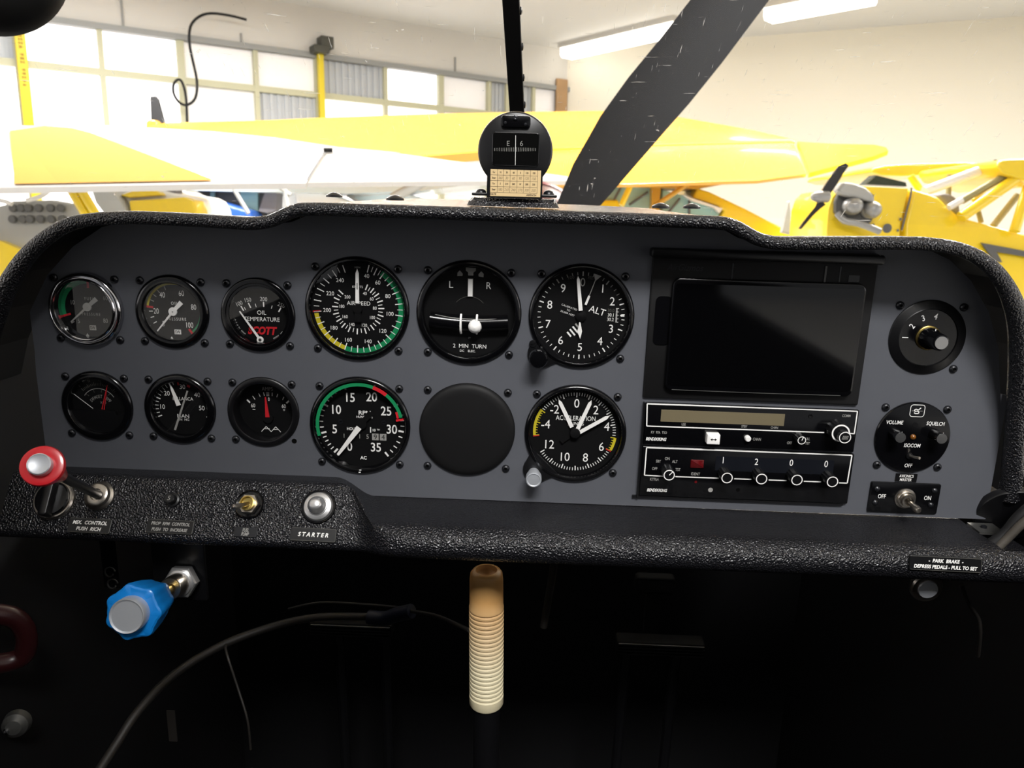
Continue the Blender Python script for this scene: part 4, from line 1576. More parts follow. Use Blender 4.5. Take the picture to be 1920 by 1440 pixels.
hose('cable', 'thick grey brown cable curving up from the lower left floor', 'cable', [(170, 1470, 30), (215, 1400, 0), (262, 1330, -30), (330, 1262, -70), (420, 1208, -110), (520, 1172, -140), (600, 1157, -160), (690, 1156, -180)], 4.2, 'cable_grey')
hose('wire', 'thin pale wire running to the left side of the stick', 'wire', [(770, 1146, -160), (815, 1154, -130), (850, 1168, -90), (880, 1182, -40)], 2.0, 'cable_grey')
hose('wire', 'thin dark wire arching above the left rudder pedal', 'wire', [(540, 1142, -190), (600, 1130, -200), (680, 1133, -200), (760, 1140, -190)], 1.4, 'cable_grey')
hose('wire', 'thin wire drooping in the lower left footwell', 'wire', [(424, 1207, -112), (425, 1225, -80), (446, 1290, -70), (464, 1350, -60), (470, 1405, -60)], 1.2, 'cable_grey')
hose('wire', 'bent grey wire hanging below the park brake placard', 'wire', [(1803, 1096, 20), (1815, 1130, 0), (1834, 1158, 0), (1838, 1185, 0), (1834, 1230, -10)], 1.6, 'cable_grey')
hose('push_rod', 'straight grey rod hanging in the footwell right of the stick grip', 'rod', [(1043, 985, -4), (1038, 1060, -40), (1029, 1118, -60), (1019, 1176, -60)], 3.4, 'cable_grey')
hose('connector', 'dark blue cable connector in the footwell left of the stick', 'connector', [(692, 1157, -178), (722, 1160, -172), (742, 1153, -168), (772, 1146, -160)], 8, 'blue_cover')
t = thing('spring', 'two small wire rings below the switch pod at left', 'spring')
b = MB()
P = up(209, 1082, -22)
b.box(P.x - 7, P.x + 7, -26, -21.6, P.z - 10, -270, 'cabin_black')
b.build('bracket', t, 0)
for px, py in ((207, 1071), (212, 1093)):
    b = MB()
    P = up(px, py, -20)
    b.tube([(P.x + math.cos(a * .5) * 4, P.y + a * .25, P.z + math.sin(a * .5) * 4) for a in range(13)], .7, 'grey_metal', n=6, smooth=2)
    b.build('wire_ring', t)
# odds and ends low on the left side wall
hose('bent_handle', 'dark maroon bent handle low at the left edge', 'handle', [(-20, 1150, 60), (25, 1158, 50), (48, 1185, 45), (46, 1225, 45), (20, 1240, 50), (-20, 1246, 60)], 8, 'dark_maroon')
t = thing('latch', 'little grey metal latch at the lower left edge', 'latch')
P = up(30, 1358, 40)
b = MB()
b.lathe([(11, -4), (10, 3), (6, 7), (.01, 8)], 'grey_metal', P, (.3, 1, .2), 28)
b.build('body', t)
b = MB()
b.lathe([(3, 0), (2, 4), (.01, 5)], 'chrome', P + Vector((-3, 7, -1)), (.2, 1, .2), 16)
b.build('pin', t)
t = thing('tag_strip', 'small pale strip dangling in the lower left footwell', 'tag')
b = MB()
P = up(322, 1360, -40)
b.box(P.x - 4, P.x + 4, -41, -40, P.z - 18, P.z + 16, 'cable_grey')
b.build('strip', t, 0)

# ducts at the right end of the shelf
t = thing('air_duct', 'ribbed grey brown air duct at the right end of the panel', 'duct')
b = MB()
Pa, Pb = up(1925, 1010, 2), up(1870, 905, -60)
D = (Pb - Pa).normalized()
L = (Pb - Pa).length
b.lathe([(21 + 1.0 * math.sin(i * 1.1), i * L / 40) for i in range(41)], 'duct', up(1912, 990, -8), D, 36)
b.build('hose', t, 60)
b = MB()
P = up(1893, 962, 0)
b.lathe([(25.5, 0), (26.4, 1.5), (26.4, 6), (25, 7)], 'black_satin', P - D * 4, D, 40)
b.build('clamp', t)
hose('cable', 'black cable looping over the right end of the shelf', 'cable', [(1856, 1022, 40), (1885, 1000, 36), (1915, 965, 34), (1960, 930, 30)], 4.4, 'black_rubber')
hose('cable', 'grey brown cable in front of the air duct at right edge', 'cable', [(1868, 1030, 44), (1890, 1008, 42), (1925, 975, 42), (1970, 950, 40)], 3.2, 'duct')
t = thing('corner_bracket', 'small grey metal bracket beside the right end of the shelf', 'bracket')
b = MB()
P = up(1838, 988, 8)
b.box(P.x - 6, P.x + 14, 0, 18, P.z - 2, P.z, 'grey_metal')
b.lathe([(2.4, 0), (2.2, 1.6), (.01, 2)], 'screw_black', (P.x + 2, 9, P.z), (0, 0, 1), 14)
b.build('plate', t, 0)

# ---- windshield, its centre post, the cushion by the eye and the propeller
def shield(x, s):
    """s = height above the glareshield; acrylic curving back at the sides"""
    xx = x + 17
    y = -372 + s / .767 + 210 * (xx / 430) ** 2 + 40 * (s / 400) ** 2
    return Vector((x, y, s - 12))


t = thing('windshield', 'scratched clear windshield with a black centre post', 'windshield')
b = MB()
nx, ns = 36, 22
b.add([shield(-450 + 866 * i / nx, -10 + 470 * j / ns) for j in range(ns + 1) for i in range(nx + 1)],
      [(j * (nx + 1) + i, j * (nx + 1) + i + 1, (j + 1) * (nx + 1) + i + 1, (j + 1) * (nx + 1) + i) for j in range(ns) for i in range(nx)], 'windshield_glass')
b.build('acrylic_pane', t, 80)
b = MB()
Pp, Qq = up(971, 235, -262), up(956, -40, -120)
Ax = (Qq - Pp)
for k in range(1):
    w = 7.4
    for P_, Q_ in ((Pp - Ax * .6, Qq + Ax * .6),):
        nrm = Vector((0, Ax.z, -Ax.y)).normalized()
        vs = []
        for R in (P_, Q_):
            vs += [R + Vector((-w, 0, 0)) + nrm * 4, R + Vector((w, 0, 0)) + nrm * 4, R + Vector((w, 0, 0)) - nrm * 4, R + Vector((-w, 0, 0)) - nrm * 4]
        b.add(vs, [(0, 1, 2, 3), (4, 5, 6, 7), (0, 1, 5, 4), (1, 2, 6, 5), (2, 3, 7, 6), (3, 0, 4, 7)], 'black_matt')
b.build('centre_post', t, 0, bevel=.0012)
for py in (10, 72, 131, 188):
    f = (235 - py) / 275
    b = MB()
    R = Pp + Ax * f
    b.lathe([(3.6, 0), (3.2, 1.4), (1.6, 2), (.01, 2.1)], 'screw_black', R + Vector((7.2, 0, 0)), (1, 0, 0), 16)
    b.build('rivet', t)
t = thing('cushion', 'black rounded cushion close by in the top left corner', 'cushion')
P = up(-32, -88, 120)
b = MB()
dd = (P - Vector((0, DP, 0))).normalized()
b.lathe([(.01, -30), (22, -28), (36, -20), (42, -8), (42, 4), (36, 14), (26, 19), (16, 18), (12, 10), (.01, 9)], 'black_matt', P, -dd, 48)
b.build('pad', t, 70)

t = thing('propeller', 'big black propeller blade slanting up beyond the windshield', 'propeller')
YP = -1330
HUB = Vector((-12, YP, -420))
b = MB()
edge = [((1040, 392), (1086, 428)), ((1060, 345), (1112, 400)), ((1075, 308), (1160, 345)), ((1128, 215), (1235, 258)), ((1180, 143), (1290, 195)), ((1240, 70), (1352, 118)), ((1288, 8), (1418, 30)), ((1330, -45), (1462, -28)), ((1395, -120), (1530, -110)), ((1470, -200), (1590, -195))]
rows = []
for (a, c) in edge:
    A_ = up(a[0], a[1], YP)
    C_ = up(c[0], c[1], YP)
    d_ = C_ - A_
    k = len(rows)
    tw = .36 - .022 * k                       # blade twist: the left edge lies further forward
    row = []
    for f, th in ((0, 0), (.08, .022), (.25, .05), (.45, .062), (.7, .045), (.9, .016), (1, 0), (.9, -.008), (.7, -.012), (.45, -.014), (.25, -.012), (.08, -.006)):
        q = A_ + d_ * f
        q.y += (f - .5) * tw * d_.length - th * d_.length * 1.2
        row.append(q)
    rows.append(row)
root = [HUB + Vector((math.cos(i * math.pi / 6 + 2.4) * 46, math.sin(i * math.pi / 6 + 2.4) * 40, 30 + 30 * math.sin(i))) * .9 for i in range(12)]
m_ = 12
b.add([v for r in rows for v in r], [(i * m_ + k, i * m_ + (k + 1) % m_, (i + 1) * m_ + (k + 1) % m_, (i + 1) * m_ + k) for i in range(len(rows) - 1) for k in range(m_)] + [tuple(range(m_)), tuple(range((len(rows) - 1) * m_, len(rows) * m_))], 'prop_black')
b.build('blade', t, 60)
b = MB()
low = rows[0][0] * .5 + rows[0][6] * .5
b.tube([low + Vector((4, 0, 6)), low + (HUB - low) * .5, HUB], 40, 'prop_black', n=16, radii=[24, 36, 50])
b.lathe([(.01, -260), (60, -230), (120, -130), (150, 0), (150, 60)], 'prop_black', HUB, (0, 1, 0), 40)
b.build('spinner', t, 60)

# ---- cabin shell (aircraft frame, mm)
def shell(name, boxes, mt='cabin_black'):
    b = MB()
    for x in boxes:
        b.box(*x, mt)
    return tag(b.build(name, smooth=0, mw=place((0, 0, 0))), None, None, kind='structure')


shell('wall_cabin_left', [(-452, -430, -440, 1500, -900, -200), (-452, -430, -440, 125, -200, -100), (-452, -430, 1180, 1500, -200, 460)])
shell('wall_cabin_right', [(400, 422, -440, 1500, -900, -212), (400, 422, 1180, 1500, -212, 460)])
shell('wall_firewall', [(-452, 422, -460, -440, -900, -90)])
shell('floor_cabin', [(-452, 422, -460, 1500, -920, -900)])
shell('wall_cabin_rear', [(-452, 422, 1500, 1520, -900, 460)])
shell('roof_shade', [(-452, -115, 420, 1500, 440, 460), (-115, 422, 1150, 1500, 440, 460)])  # unseen roof, cut so that its left part shades the panel's left side
t = thing('pilot_seat', 'black pilot seat behind the camera', 'seat')
b = MB()
b.rbox(-240, 210, 500, 900, -620, -520, 40, 'cabin_black')
b.build('seat_cushion', t)
b = MB()
b.rbox(-240, 210, 880, 960, -560, 60, 40, 'cabin_black')
b.build('backrest', t)

# ================================================================ HANGAR
def st(o):
    return tag(o, None, None, kind='structure')


P0 = Vector((.874, 14.0, 0))                     # corner of the back wall and the side wall
WD = Vector((-.839, -.545, 0))                   # along the back wall, away from the corner (leftwards)
WN = Vector((.545, -.839, 0))                    # out of the back wall, towards us
SD = Vector((math.sin(R_(112)), math.cos(R_(112)), 0))   # along the side wall
SN = Vector((-math.cos(R_(112)), math.sin(R_(112)), 0)) * -1


def wall_tz(px, py):
    p = whit(px, py, P0, WN)
    return (p - P0).dot(WD), p.z


def wbox(b, t0, t1, z0, z1, n0, n1, mt):
    """box in the back wall's own coordinates: t along, z up, n out of the wall"""
    vs = [P0 + WD * t + WN * n + Vector((0, 0, z)) for t in (t0, t1) for n in (n0, n1) for z in (z0, z1)]
    b.add(vs, [(0, 1, 3, 2), (4, 6, 7, 5), (0, 4, 5, 1), (2, 3, 7, 6), (0, 2, 6, 4), (1, 5, 7, 3)], mt)


def fin(b, name, org, kind=None, parent=None, smooth=0, bevel=None):
    return b.build(name, parent, smooth, org=org, bevel=bevel)


ZW = 4.0                                         # top of the glazing
ZM = wall_tz(193, 135)[1]
b = MB(1)
b.box(-12, 14, 8, -18, -.1, 0, 'concrete')
b.v = [(x, -o, z) for x, o, z in b.v]
st(fin(b, 'floor', Vector((0, 0, 0))))
b = MB(1)
vs = [(-14, -7, CEIL), (14, -7, CEIL), (14, 20, CEIL), (-14, 20, CEIL)]
b.add(vs + [(x, y, z + .1) for x, y, z in vs], [(0, 1, 2, 3), (7, 6, 5, 4), (0, 4, 5, 1), (1, 5, 6, 2), (2, 6, 7, 3), (3, 7, 4, 0)], 'ceiling_white')
st(fin(b, 'ceiling', Vector((0, 0, CEIL))))
b = MB(1)
wbox(b, -.2, 14, ZW, CEIL, 0, -.2, 'hangar_white')        # header over the glazing
wbox(b, -.2, 14, 0, 1.0, 0, -.2, 'hangar_white')
wbox(b, -.2, 14, ZW - .07, ZW, -.001, .05, 'rail_grey')
wbox(b, -.2, 14, 0, CEIL, -.22, -.3, 'hangar_white')
st(fin(b, 'wall_back', P0))
b = MB(1)
vs = [P0 + SD * s + SN * n + Vector((0, 0, z)) for s in (0, 13) for n in (0, -.2) for z in (0, CEIL)]
b.add(vs, [(0, 1, 3, 2), (4, 6, 7, 5), (0, 4, 5, 1), (2, 3, 7, 6), (0, 2, 6, 4), (1, 5, 7, 3)], 'hangar_warm')
st(fin(b, 'wall_right', P0))

# unseen side walls whose glowing panes are added for fill light and gauge reflections
for nm, x0, k0 in (('wall_left', -8.2, 60), ('wall_far_right', 8.2, 70)):
    b = MB(1)
    sx = .2 if x0 > 0 else -.2
    for y0, y1, z0, z1 in ((-7, 5, 0, 1.0), (-7, 5, 3.6, CEIL), (-7, -6.6, 1, 3.6), (-2.2, -1.8, 1, 3.6), (2.0, 2.4, 1, 3.6), (4.7, 5, 1, 3.6)):
        vs = [(x, y, z) for x in (x0, x0 + sx) for y in (y0, y1) for z in (z0, z1)]
        b.add(vs, [(0, 1, 3, 2), (4, 6, 7, 5), (0, 4, 5, 1), (2, 3, 7, 6), (0, 2, 6, 4), (1, 5, 7, 3)], 'hangar_white')
    st(fin(b, nm, Vector((x0, 0, 0))))
    for i, (y0, y1) in enumerate(((-6.6, -2.2), (-1.8, 2.0), (2.4, 4.7))):
        b = MB(1)
        vs = [(x, y, z) for x in (x0 + sx * .4, x0 + sx * .6) for y in (y0, y1) for z in (1, 3.6)]
        b.add(vs, [(0, 1, 3, 2), (4, 6, 7, 5), (0, 4, 5, 1), (2, 3, 7, 6), (0, 2, 6, 4), (1, 5, 7, 3)], 'window_lit')
        st(fin(b, 'window_%d' % (k0 + i), Vector((x0, y0, 1))))

# glazing of the back wall: each pane is a window of its own
cols = [-60, 36, 192, 341, 481, 597, 723, 827, 917, 952, 1000, 1046]
TT = [wall_tz(c, 100 + c * .085)[0] for c in cols]
kinds = [('corrugated', 'window_lit'), ('window_lit', 'window_lit'), ('window_lit', 'window_lit'), ('window_pale', 'window_pale'), ('window_pale', 'corrugated'),
         ('corrugated', 'window_lit'), ('window_lit', 'window_lit'), ('window_pale', 'window_pale'), ('corrugated', 'corrugated'), ('corrugated', 'corrugated'), ('window_pale', 'corrugated')]
k = 0
for i in range(len(cols) - 1):
    for j, (z0, z1) in enumerate(((ZM, ZW - .07), (1.0, ZM))):
        k += 1
        b = MB(1)
        a, c = TT[i] - .03, TT[i + 1] + .03
        if kinds[i][j] == 'corrugated':
            n = max(4, int(abs(a - c) / .09))
            for q in range(n):
                wbox(b, c + (a - c) * q / n, c + (a - c) * (q + .5) / n, z0, z1, -.03, -.10, 'corrugated')
                wbox(b, c + (a - c) * (q + .5) / n, c + (a - c) * (q + 1) / n, z0, z1, -.05, -.10, 'corrugated')
        else:
            wbox(b, c, a, z0, z1, -.06, -.08, kinds[i][j])
        st(fin(b, 'window_%d' % k, P0 + WD * ((a + c) / 2) + Vector((0, 0, z0))))
for i, tt in enumerate(TT[1:-1]):
    b = MB(1)
    w = .045 if i % 2 == 0 else .03
    wbox(b, tt - w, tt + w, 1.0, ZW - .07, -.1, .02, 'mullion')
    st(fin(b, 'trim_%d' % (i + 1), P0 + WD * tt))
b = MB(1)
wbox(b, TT[-1], TT[0], ZM - .04, ZM + .04, -.1, .015, 'mullion')
st(fin(b, 'trim_20', P0 + Vector((0, 0, ZM))))
for i, (px, h) in enumerate(((236, .42), (455, .12), (853, .22))):
    tt = wall_tz(px, 80 + px * .08)[0]
    b = MB(1)
    wbox(b, tt - .012, tt + .012, ZW, ZW + h, 0, .02, 'rail_grey')
    st(fin(b, 'trim_%d' % (21 + i), P0 + WD * tt + Vector((0, 0, ZW))))
b = MB(1)
wbox(b, .02, .26, 0, ZW + .12, .02, .06, 'post_brown')
tag(fin(b, 'post', P0 + WN * .1, bevel=.02), 'brown corner post where the glazed wall meets the plain wall', 'post')

for px0, px1, py0, py1, side in ((38.5, 52.5, 75, 232, 'far left'), (598, 604, 143, 222, 'second')):
    t0, z0 = wall_tz(px0, py0)
    t1, z1 = wall_tz(px1, py1)
    w = .055 if side == 'far left' else .04
    base = P0 + WD * t1
    t = wthing('yellow_post', 'broad yellow post with dim lettering at the far left of the glazed wall' if side == 'far left' else 'slim yellow post in the middle of the glazed wall', 'post', base, 'yellow posts along the glazed wall')
    b = MB(1)
    wbox(b, t0 - w, t0 + w, 0, ZW + .02, .05, .13, 'post_yellow')
    fin(b, 'upright', base, parent=t, bevel=.01)
    if side == 'far left':
        b = MB(1)
        random.seed(3)
        z = ZW - .22
        for q in range(15):
            hh = .028
            if q not in (5, 9):
                for s_ in (-1, 0, 1):
                    if random.random() < .75:
                        wbox(b, t0 + s_ * .014 - .006, t0 + s_ * .014 + .006, z - hh, z, .131, .134, 'post_ink')
                wbox(b, t0 - .02, t0 + .02, z - hh * .6, z - hh * .3, .131, .134, 'post_ink')
            z -= .042
        fin(b, 'lettering', base, parent=t)
    b = MB(1)
    wbox(b, t0 - .16, t0 + .02, ZW + .04, ZW + .2, .02, .22, 'bracket_dark')
    wbox(b, t0 - .09, t0 + .13, ZW - .03, ZW + .07, .02, .24, 'bracket_dark')
    fin(b, 'roller_bracket', base, parent=t, bevel=.01)

# black cable dangling from the ceiling
b = MB(1)
cp = [(462, 37), (430, 29), (395, 25), (372, 32), (357, 50), (355, 80), (361, 112), (369, 150), (368, 178), (360, 192), (347, 197), (335, 191), (326, 176), (325, 160), (332, 150), (340, 152), (347, 172), (350, 200), (351, 250)]
pw = [whit(x, y, P0 + WN * .25, WN) for x, y in cp]
b.tube(pw, .017, 'black_matt', n=8, smooth=3)
tag(fin(b, 'hanging_cable', pw[8], smooth=60), 'black cable hanging in an S loop before the glazed wall', 'cable')

# ceiling strip lights
for name, A_, B_, lab in (('strip_light', (1062, 96), (1278, 46), 'long white strip light left of the propeller blade'), ('strip_light', (1440, 24), (1640, -14), 'white strip light at the top edge right of the propeller blade')):
    zc = CEIL - .09
    A3, B3 = whit(*A_, Vector((0, 0, zc)), Vector((0, 0, 1))), whit(*B_, Vector((0, 0, zc)), Vector((0, 0, 1)))
    mid = (A3 + B3) / 2
    t = wthing(name, lab, 'lamp', mid, 'ceiling strip lights')
    dn = (B3 - A3).normalized()
    sd = dn.cross(Vector((0, 0, 1)))
    b = MB(1)
    vs = [p + sd * s * .2 + Vector((0, 0, z)) for p in (A3, B3) for s in (-1, 1) for z in (.09, .02)]
    b.add(vs, [(0, 1, 3, 2), (4, 6, 7, 5), (0, 4, 5, 1), (2, 3, 7, 6), (0, 2, 6, 4), (1, 5, 7, 3)], 'hangar_white')
    fin(b, 'housing', mid, parent=t)
    b = MB(1)
    sec = [(-.16, .02), (-.16, -.08), (-.12, -.12), (.12, -.12), (.16, -.08), (.16, .02)]
    vs = [p + sd * s + Vector((0, 0, z)) for p in (A3 + dn * .02, B3 - dn * .02) for s, z in sec]
    b.add(vs, [tuple(range(6)), tuple(range(6, 12))] + [(i, (i + 1) % 6, 6 + (i + 1) % 6, 6 + i) for i in range(6)], 'tube_light')
    fin(b, 'lens', mid, parent=t)


# ---- parked aeroplanes.  Outlines are set out on tilted wing planes or given real depth along the line of sight
def plane3(a, b_, c):
    n = (b_ - a).cross(c - a).normalized()
    return a, n


def wing_slab(b, pl, pix, th, mt, rim=.3):
    """wing panel: outline on a plane, cambered upwards, th thick"""
    P, n = pl
    if n.z < 0:
        n = -n
    V_ = [whit(x, y, P, n) for x, y in pix]
    m = len(V_)
    c = sum(V_, Vector()) / m
    lower = [v - n * th for v in V_]
    inner = [v + (c - v) * .015 for v in V_]
    up_ = [v + n * th * .12 for v in inner]
    low = [v - n * th * 1.1 for v in inner]
    mid = [v - n * th * .45 for v in V_]
    vs = up_ + V_ + mid + lower + low
    fs = [tuple(range(m)), tuple(range(4 * m, 5 * m))]
    for r in range(4):
        fs += [(r * m + i, r * m + (i + 1) % m, (r + 1) * m + (i + 1) % m, (r + 1) * m + i) for i in range(m)]
    b.add(vs, fs, mt)


def decal(b, pl, pix, h, mt):
    P, n = pl
    if n.z < 0:
        n = -n
    b.add([whit(x, y, P, n) + n * h for x, y in pix], [tuple(range(len(pix)))], mt)


def slab(b, pix, d, th, mt, taper=.0):
    """body of real depth: outline at distance d, carried th metres further away"""
    n = len(pix)
    f = Vector((0, 1, 0))
    F_ = [wp(x, y, d) for x, y in pix]
    c = sum(F_, Vector()) / n
    B_ = [v + f * th + (c - v) * taper for v in F_]
    M_ = [v + f * th * .18 for v in F_]
    E_ = [v + (c - v) * .05 for v in F_]
    vs = E_ + M_ + B_
    fs = [tuple(range(n)), tuple(range(2 * n, 3 * n))]
    for r in range(2):
        fs += [(r * n + i, r * n + (i + 1) % n, (r + 1) * n + (i + 1) % n, (r + 1) * n + i) for i in range(n)]
    b.add(vs, fs, mt)


def bar(b, A_, B_, d, r, mt, d2=None, flat=1):
    b.tube([wp(*A_, d), wp(*B_, d if d2 is None else d2)], r, mt, n=12, smooth=0)


# plane with a white wing and a yellow sunburst, at left
org = wp(300, 430, 4.6)
t = wthing('airplane', 'white and yellow high wing airplane at left with a sunburst on its wing', 'airplane', org, 'aeroplanes parked in the hangar')
PL = plane3(wp(0, 352, 4.3), wp(1060, 338, 5.0), wp(250, 238, 5.7))
b = MB(1)
wing_slab(b, PL, [(-160, 236), (60, 236), (140, 233), (250, 238), (400, 247), (520, 259), (640, 277), (750, 287), (607, 287), (573, 343), (400, 345), (0, 352), (-160, 355)], .035, 'wing_white')
decal(b, PL, [(19, 249), (85, 239), (135, 243), (170, 252), (405, 342), (28, 349)], .013, 'stripe_yellow')
decal(b, PL, [(608, 288), (612, 288), (577, 343), (572, 343)], .014, 'gap_grey')
fin(b, 'wing', org, parent=t, smooth=30)
b = MB(1)
wing_slab(b, PL, [(611, 289), (752, 289), (890, 308), (1060, 331), (1110, 338), (1060, 339), (577, 343)], .025, 'wing_white')
fin(b, 'aileron', org, parent=t, smooth=30)
b = MB(1)
P_, n_ = PL
n_ = n_ if n_.z > 0 else -n_
hp_ = whit(616, 287, P_, n_)
b.box(0, 0, 0, 0, 0, 0, 'black_matt')
b = MB(1)
b.tube([whit(607, 287, P_, n_) + n_ * .02, whit(624, 287, P_, n_) + n_ * .02], .016, 'black_matt', smooth=0)
fin(b, 'hinge', org, parent=t)
b = MB(1)
slab(b, [(-60, 470), (-60, 400), (8, 384), (22, 377), (95, 375), (140, 383), (150, 400), (150, 470)], 5.0, .08, 'plane_grey')
for row, xs_, py, rx in ((0, (26, 41, 55, 74, 96, 115), 390, 8), (1, (25, 44, 58, 77, 97, 118), 411, 8)):
    for x in xs_:
        c = wp(x, py, 4.985)
        b.lathe([(.026, 0), (.026, .015), (.022, .02), (.01, .02)], 'dark_grey', c, (0, -1, 0), 18)
fin(b, 'instrument_panel', org, parent=t, smooth=30)
b = MB(1)
slab(b, [(-120, 440), (0, 452), (40, 470), (150, 520), (150, 640), (-120, 640)], 4.9, .06, 'cub_yellow')
fin(b, 'fuselage', org, parent=t, smooth=30)
for a, c in (((130, 350), (164, 408)), ((148, 350), (183, 408))):
    b = MB(1)
    bar(b, a, c, 4.7, .028, 'cub_yellow')
    fin(b, 'door_frame', org, parent=t, smooth=40)
b = MB(1)
slab(b, [(168, 350), (208, 352), (225, 375), (240, 400), (195, 402), (178, 380)], 5.2, .3, 'pale_glass')
fin(b, 'side_window', org, parent=t, smooth=30, bevel=.01)
b = MB(1)
slab(b, [(214, 366), (240, 356), (268, 352), (300, 354), (322, 361), (352, 366), (366, 373), (376, 392), (380, 430), (240, 430), (232, 385)], 5.3, .6, 'wing_white')
fin(b, 'cowling', org, parent=t, smooth=50, bevel=.03)
b = MB(1)
slab(b, [(222, 366), (250, 357), (280, 354), (298, 360), (305, 366), (240, 371)], 5.24, .2, 'cub_yellow')
slab(b, [(238, 376), (300, 372), (345, 369), (362, 376), (368, 392), (371, 430), (246, 430)], 5.22, .2, 'cub_yellow')
fin(b, 'cowling_stripe', org, parent=t, smooth=50, bevel=.02)
b = MB(1)
slab(b, [(302, 349), (330, 349), (331, 366), (320, 360), (304, 354)], 5.35, .1, 'seat_grey')
fin(b, 'windscreen_frame', org, parent=t)
b = MB(1)
b.tube([wp(50, 376, 4.9), wp(72, 370, 4.9), wp(88, 361, 4.9), wp(96, 350, 4.9)], .014, 'wing_white')
b.tube([wp(-10, 374, 4.9), wp(10, 378, 4.9), wp(22, 383, 4.9)], .014, 'wing_white')
fin(b, 'window_frame', org, parent=t, smooth=50)

# big yellow high wing plane in the middle
org = wp(1240, 430, 7)
t = wthing('airplane', 'big yellow high wing airplane in the middle with its tail to the right', 'airplane', org, 'aeroplanes parked in the hangar')
PL = plane3(wp(800, 344, 6.6), wp(1420, 338, 6.6), wp(800, 217, 8.2))
b = MB(1)
wing_slab(b, PL, [(275, 237), (300, 232), (500, 227), (600, 222), (800, 215), (1000, 211), (1130, 209), (1240, 214), (1330, 230), (1420, 246), (1490, 262), (1490, 266), (1240, 272), (900, 285), (760, 296), (600, 290)], .08, 'wing_yellow')
fin(b, 'wing', org, parent=t, smooth=30)
b = MB(1)
wing_slab(b, PL, [(930, 286), (1240, 274), (1488, 268), (1512, 326), (1420, 338), (1180, 345), (960, 346)], .03, 'wing_yellow')
fin(b, 'aileron', org, parent=t, smooth=30)
b = MB(1)
wing_slab(b, PL, [(1495, 266), (1560, 270), (1640, 272), (1662, 277), (1666, 283), (1640, 293), (1517, 325)], .04, 'cub_yellow')
fin(b, 'wing_tip', org, parent=t, smooth=30)
b = MB(1)
slab(b, [(1100, 345), (1170, 336), (1420, 332), (1385, 340), (1310, 354), (1240, 352)], 7.0, .5, 'orange_yellow')  # underside of the wing, its shade put into the browner yellow
fin(b, 'wing_root', org, parent=t, smooth=30)
b = MB(1)
slab(b, [(1120, 378), (1160, 345), (1222, 350), (1222, 400), (1110, 400)], 7.15, .5, 'teal_glass')
fin(b, 'side_window', org, parent=t, bevel=.01)
b = MB(1)
slab(b, [(1239, 354), (1297, 370), (1330, 384), (1354, 394), (1349, 412), (1239, 410)], 7.15, .5, 'teal_glass')
fin(b, 'side_window', org, parent=t, bevel=.01)
for a, c in (((1168, 345), (1146, 384)), ((1215, 360), (1180, 384)), ((1275, 372), (1252, 400)), ((1293, 372), (1292, 402))):
    b = MB(1)
    bar(b, a, c, 7.12, .012, 'dark_grey')
    fin(b, 'cabin_tube', org, parent=t, smooth=40)
b = MB(1)
slab(b, [(1222, 348), (1240, 348), (1236, 385), (1240, 410), (1215, 410), (1222, 385)], 7.05, .2, 'orange_yellow')
fin(b, 'door_pillar', org, parent=t)
b = MB(1)
bar(b, (1186, 340), (1165, 385), 6.9, .028, 'cub_yellow')
fin(b, 'strut', org, parent=t, smooth=40)
b = MB(1)
bar(b, (1300, 338), (1225, 388), 6.9, .022, 'orange_yellow')
fin(b, 'strut', org, parent=t, smooth=40)
b = MB(1)
slab(b, [(1305, 350), (1330, 358), (1400, 391), (1450, 417), (1520, 450), (1520, 480), (1240, 480), (1240, 410), (1345, 415), (1358, 395), (1345, 385), (1296, 369)], 7.1, .7, 'cub_yellow')
slab(b, [(1110, 376), (1160, 374), (1165, 390), (1105, 400)], 7.1, .3, 'cub_yellow')
fin(b, 'fuselage', org, parent=t, smooth=50, bevel=.02)
b = MB(1)
slab(b, [(1281, 365), (1300, 372), (1356, 391), (1350, 400), (1340, 390), (1298, 377)], 7.05, .1, 'wing_white')
fin(b, 'window_trim', org, parent=t)

# small yellow tandem plane with an open engine cowl, at right
org = wp(1680, 430, 4.6)
t = wthing('airplane', 'bright yellow tandem airplane at right with exposed engine cylinders', 'airplane', org, 'aeroplanes parked in the hangar')
d = 4.6
b = MB(1)
slab(b, [(1545, 470), (1547, 428), (1550, 392), (1558, 368), (1571, 355), (1620, 347), (1707, 351), (1706, 360), (1692, 420), (1688, 470)], d, .6, 'cub_yellow')
for px, py, r in ((1663, 428, .03), (1688, 411, .011), (1637, 422, .011), (1683, 432, .01)):
    b.lathe([(r, 0), (r, .004)], 'dark_grey', wp(px, py, d - .004), (0, -1, 0), 20)
b.tube([wp(1709, 352, d - .01), wp(1707, 368, d - .01), wp(1700, 395, d - .01), wp(1690, 433, d - .01)], .006, 'dark_grey')
fin(b, 'cowling', org, parent=t, smooth=50, bevel=.05)
b = MB(1)
op = [(1566, 378), (1572, 364), (1585, 362), (1620, 372), (1640, 384), (1641, 402), (1634, 416), (1625, 424), (1600, 420), (1578, 412), (1566, 398)]
slab(b, op, d - .03, .03, 'dark_grey')
fin(b, 'engine_opening', org, parent=t)
b = MB(1)
slab(b, [(1572, 357), (1583, 341), (1600, 343), (1625, 352), (1640, 366), (1642, 384), (1632, 378), (1610, 372), (1580, 364)], d - .12, .1, 'plane_grey')
fin(b, 'engine_baffle', org, parent=t, smooth=50, bevel=.02)
for px, py in ((1592, 387), (1626, 394)):
    b = MB(1)
    c = wp(px, py, d - .03)
    b.lathe([(.045, 0), (.05, .03), (.046, .04), (.05, .05), (.046, .06), (.05, .07), (.042, .1), (.026, .115), (.01, .12)], 'engine_grey', c, (0, -1, 0), 24)
    fin(b, 'cylinder_head', org, parent=t, smooth=40)
b = MB(1)
